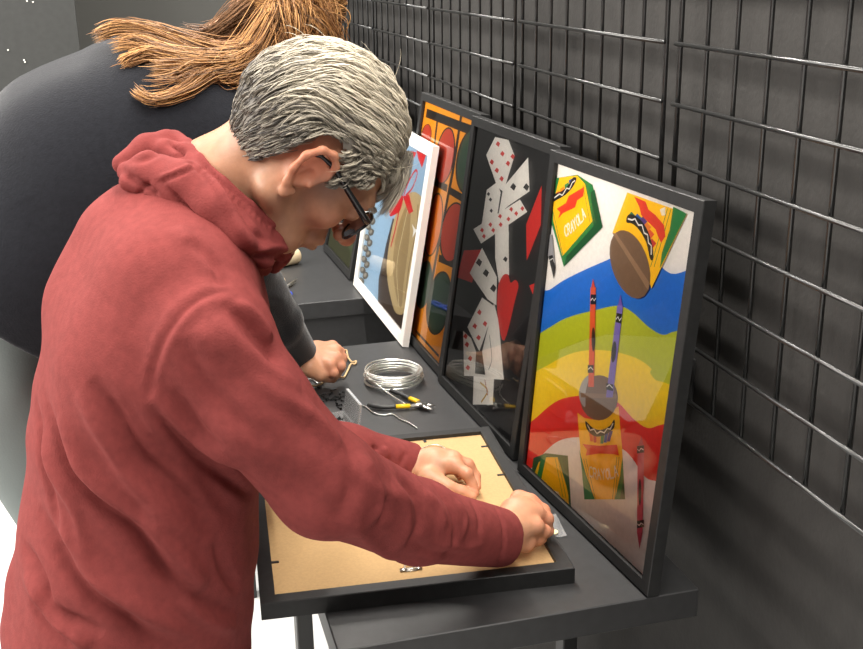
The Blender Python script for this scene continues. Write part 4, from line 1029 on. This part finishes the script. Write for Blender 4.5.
S.ball(PZ(316, 358, Zh - .80), .032, k=.012); S.ball(PZ(325, 364, Zh - .81), .024, k=.012)
f0 = unit(A_(.8, .1, -.45)); sd = A_(0, 1, 0)
for base_ in (lwr2,):
    mcx = [base_ + f0 * .08 + sd * o for o in (-.03, -.01, .01, .028)]; ppx = [q + A_(.03, 0, -.012) for q in mcx]; dpx = [q + A_(.012, 0, -.016) for q in ppx]; tpx = [q + A_(.0, 0, -.010) for q in dpx]
    for L_l in (mcx, ppx, dpx, tpx):
        for i in range(4): L_l[i] = np.maximum(L_l[i], A_(-9, -9, TOP + .011))
    hand_sdf(S, base_, mcx, ppx, dpx, tpx, [base_ + A_(.02, -.03, -.02), base_ + A_(.05, -.05, -.035), base_ + A_(.075, -.05, -.042), base_ + A_(.095, -.045, -.044)], rf=.009, wr=.027)
V, Fq = S.mesh(.0035, (-.40, 1.75, .80), (.50, 2.50, 1.86)); V = smooth_mesh(V, Fq, 1)
C = np.tile(SK * .98, (len(V), 1))
for q in mcw + ppw + tpw: C = blendc(C, .4 * gauss(V, q, .014), lin((216, 122, 98)))
npmesh('body', V - wo, Fq, 'skin', wm, C)
S = SDF(); kk = .06
for dy in (-.10, 0, .10):
    S.chain([PY(212, 132, 2.09) + A_(0, dy, 0), PY(150, 146, 2.09) + A_(0, dy, 0), PY(95, 184, 2.09) + A_(0, dy, 0), PY(40, 250, 2.09) + A_(0, dy, 0), PY(0, 330, 2.09) + A_(0, dy, 0)], [.115, .170, .195, .195, .165], k=kk)
wc = PY(306, 356, 2.13)
S.chain([wsh + A_(-.02, .06, 0), wsh, wel, PY(277, 322, 2.06), wwr], [.09, .080, .060, .046, .038], k=.02)
S.chain([lsh2 + A_(-.02, -.06, 0), lsh2, lel2, lwr2], [.09, .085, .062, .042], k=.03)
S.cone(wnb, PY(200, 120, 2.08), .066, .10, k=.04)
wd = unit(wwr - PY(277, 322, 2.06)); S.cut(wwr + wd * .008, wd, .075, k=.006); S.cone(wwr + wd * .022, wwr + wd * .05, .028, .030, k=.004, op=-1)
ld = unit(lwr2 - lel2); S.cut(lwr2 + ld * .0, ld, .075); S.cone(lwr2 - ld * .012, lwr2 + ld * .04, .030, .034, k=.004, op=-1)
S.cut(PY(0, 300, 1.98), unit(PY(-24, 330, 1.98) - PY(0, 300, 1.98)), .5)
V, Fq = S.mesh(.0065, (-.62, 1.74, .78), (.48, 2.52, 1.86)); V = smooth_mesh(V, Fq, 2)
V = sculpt(V, Fq, [([(262, 300), (280, 320), (290, 345)], -.004, .01), ([(20, 200), (60, 260), (70, 330)], -.004, .03), ([(252, 290), (270, 296), (286, 300)], .004, .01)])
ph = V @ A_(7, 4, 9); V = V + normals(V, Fq) * (np.sin(ph * 2 + 2 * np.sin(V[:, 0] * 14)) * .002)[:, None]
npmesh('sweater', V - wo, Fq, 'sweater', wm); bvw = BVHTree.FromPolygons([tuple(v) for v in V], [tuple(f) for f in Fq])
S = SDF(); hp = PY(10, 340, 2.09)
S.chain([hp + A_(0, 0, .02), hp + A_(0, 0, -.06)], [.125, .115], k=.06)
kn = PY(118, 500, 2.09)
for s in (-1, 1):
    S.chain([hp + A_(-.01, s * .08, -.08), A_(kn[0], 2.09 + s * .10, .50), A_(kn[0] - .06, 2.09 + s * .11, .09)], [.105, .075, .058], k=.04)
V, Fq = S.mesh(.010, (-.60, 1.8, .0), (.1, 2.4, 1.20)); V = smooth_mesh(V, Fq, 2); npmesh('trousers', V - wo, Fq, 'trousers', wm)
for s in (-1, 1):
    S = SDF(); y = 2.09 + s * .11; x = kn[0] - .06; S.chain([A_(x - .04, y, .045), A_(x + .08, y, .04), A_(x + .17, y, .032)], [.042, .040, .031], k=.02); S.cone(A_(x, y, .05), A_(x, y, .10), .043, .043)
    S.cut(A_(x, y, .003), (0, 0, -1), .3); V, Fq = S.mesh(.006, (x - .12, y - .08, -.02), (x + .24, y + .08, .18)); npmesh('shoe', V - wo, Fq, 'shoe', wm)
# hair: scalp cap, strands gathered at the tie, long tail spilled over the back
Sw = Strands(); wc_ = A_(0, -.016, .040); wr_ = A_(.080, .100, .092)
g1, g2, g3 = np.array(lin((205, 155, 98))), np.array(lin((140, 98, 62))), np.array(lin((76, 56, 40)))
def whair():
    t = r2.uniform(0, 1); return (g1 * (1 - t) + g2 * t) if r2.uniform() < .72 else (g2 * (1 - t) + g3 * t)
base = SDF(); base.ell(WH(*wc_), wr_, WHM, k=.01); Vc, Fc = base.mesh(.006, WHO - .17, WHO + .18); Lc = (Vc - WHO) @ WHM
ok = (Lc[:, 2] > np.interp(Lc[:, 1], [-.12, -.05, 0, .05, .08], [-.04, -.02, .02, .06, .09])); Fk = Fc[ok[Fc].all(1)]; us = np.unique(Fk); rm = np.full(len(Vc), -1); rm[us] = np.arange(len(us))
Sw.V.append(Vc[us]); Sw.F.append(rm[Fk]); Sw.C.append(np.tile(g3 * 1.1, (len(us), 1))); Sw.n = len(us)
tie = PY(285, 8, 2.0)
for q in range(2600):
    while True:
        g = r2.normal(0, 1, 3); g /= np.linalg.norm(g); p = wc_ + g * wr_
        if p[2] > np.interp(p[1], [-.12, -.05, 0, .05, .08], [-.04, -.02, .02, .06, .09]): break
    pt = (tie - WHO) @ WHM; P = []
    for t in np.linspace(0, 1, 9):
        x = p * (1 - t) + pt * t; e = (x - wc_) / wr_; ne = np.linalg.norm(e); x2 = wc_ + (x - wc_) / ne * (1.02 + .05 * r2.uniform()); P.append(x2 * (1 - t ** 4) + pt * t ** 4 if ne < 1.1 else x)
    Sw.add(WHO + np.array(P) @ WHM.T, r2.uniform(.0005, .0009), whair())
def lock(path, n, spread, w0=.3, dark_=0, endspread=1.0):
    base_ = []
    for x, y, Y in path:
        q = PY(80 + x / 3.32, y / 3.32, Y); r = bvw.ray_cast(Vector(CAM), Vector(q - CAM).normalized())
        if r[0] is not None and (np.array(r[0]) - CAM)[1] < Y + .012: q = np.array(r[0]) - unit(q - CAM) * (.014 + .004 * r2.uniform())
        base_.append(q)
    P0 = np.array(catmull(base_, 5)); K = len(P0); t = np.linspace(0, 1, K)
    for j in range(n):
        o = r2.normal(0, 1, 3) * spread; o2 = r2.normal(0, 1, 3) * spread * endspread; ph = r2.uniform(0, 6.28); cut = int(K * (1 - .55 * r2.uniform() ** 1.6)); cut = max(cut, 6)
        env = np.sin(np.clip(t * 1.3 + .15, 0, 1) * math.pi * .8)[:, None]
        P = P0 + o * (.35 + env * .9) + (o2 - o) * (t ** 2)[:, None] * .5 + np.c_[np.sin(t * 7 + ph), np.cos(t * 6 + ph), np.sin(t * 8 + ph)] * .0030
        c = whair() if not dark_ else (g2 * .5 + g3 * .5) * r2.uniform(.6, 1.2)
        Sw.add(P[:cut], r2.uniform(.0005, .0010), c)
lock([(668, 8, 1.99), (640, 70, 1.98), (570, 170, 1.97), (480, 190, 1.955), (380, 160, 1.95), (250, 110, 1.97), (130, 92, 1.98), (40, 125, 2.0)], 420, .010)
lock([(665, 8, 1.99), (630, 80, 1.97), (560, 190, 1.95), (470, 215, 1.94), (380, 205, 1.93), (270, 175, 1.93), (180, 145, 1.94), (100, 158, 1.95)], 420, .010)
lock([(660, 20, 1.99), (600, 150, 1.95), (520, 215, 1.93), (430, 225, 1.92), (320, 210, 1.91), (230, 180, 1.91), (165, 195, 1.91), (135, 212, 1.92)], 360, .008)
lock([(655, 20, 1.99), (600, 180, 1.94), (520, 235, 1.92), (430, 245, 1.91), (360, 290, 1.90), (290, 322, 1.89), (225, 328, 1.89), (172, 292, 1.89)], 320, .006)
lock([(662, 0, 1.99), (655, 60, 1.96), (610, 160, 1.95), (555, 230, 1.94), (500, 262, 1.94), (440, 240, 1.93), (330, 230, 1.92), (210, 232, 1.92)], 300, .012)
lock([(560, 190, 1.95), (460, 230, 1.93), (380, 240, 1.92), (300, 262, 1.91), (200, 270, 1.91)], 50, .012)
lock([(640, -20, 2.02), (570, 20, 2.02), (500, 70, 2.0), (420, 110, 1.99), (330, 100, 1.99)], 240, .010, dark_=1)
lock([(690, 5, 2.0), (740, 30, 1.98), (790, 70, 1.97), (830, 130, 1.97), (850, 200, 1.98)], 420, .016)
lock([(690, 5, 2.0), (705, 60, 1.96), (720, 130, 1.95), (720, 220, 1.96)], 420, .016)
Sw.obj('hair', wo, wm)
b = MB(); b.tube([tie - wo + unit(PY(279, 20, 1.98) - tie) * .012 + .018 * (WHM @ A_(math.cos(a), .2 * math.sin(a), math.sin(a))) for a in np.linspace(0, 2 * math.pi, 17)[:-1]], .005, 8, closed=True); b.obj('hair_tie', 'shoe', wm, True)

# ================================================================== LIGHT
def area(name, loc, sx, sy, power, color=(1, .95, .88), rot=(0, 0, 0)):
    l = bpy.data.lights.new(name, 'AREA'); l.shape = 'RECTANGLE'; l.size = sx; l.size_y = sy; l.energy = power; l.color = color
    o = bpy.data.objects.new(name, l); col.objects.link(o); o.location = loc; o.rotation_euler = rot; return o
area('ceiling_strip_light', (.45, 1.9, 2.80), .018, 5.5, 165)
area('ceiling_panel_light', (-.75, 1.3, 2.85), .4, 3.5, 14)
area('side_panel_light', (-2.1, 2.0, 2.35), 1.0, 2.4, 150, rot=(0, math.radians(-52), 0))
area('ceiling_panel_light', (-1.3, 3.6, 2.7), 1.0, 1.6, 60, (1, .98, .95))
w = bpy.data.worlds.new('room_ambient'); sc.world = w; w.use_nodes = True
w.node_tree.nodes['Background'].inputs[0].default_value = (1, .96, .92, 1); w.node_tree.nodes['Background'].inputs[1].default_value = .28
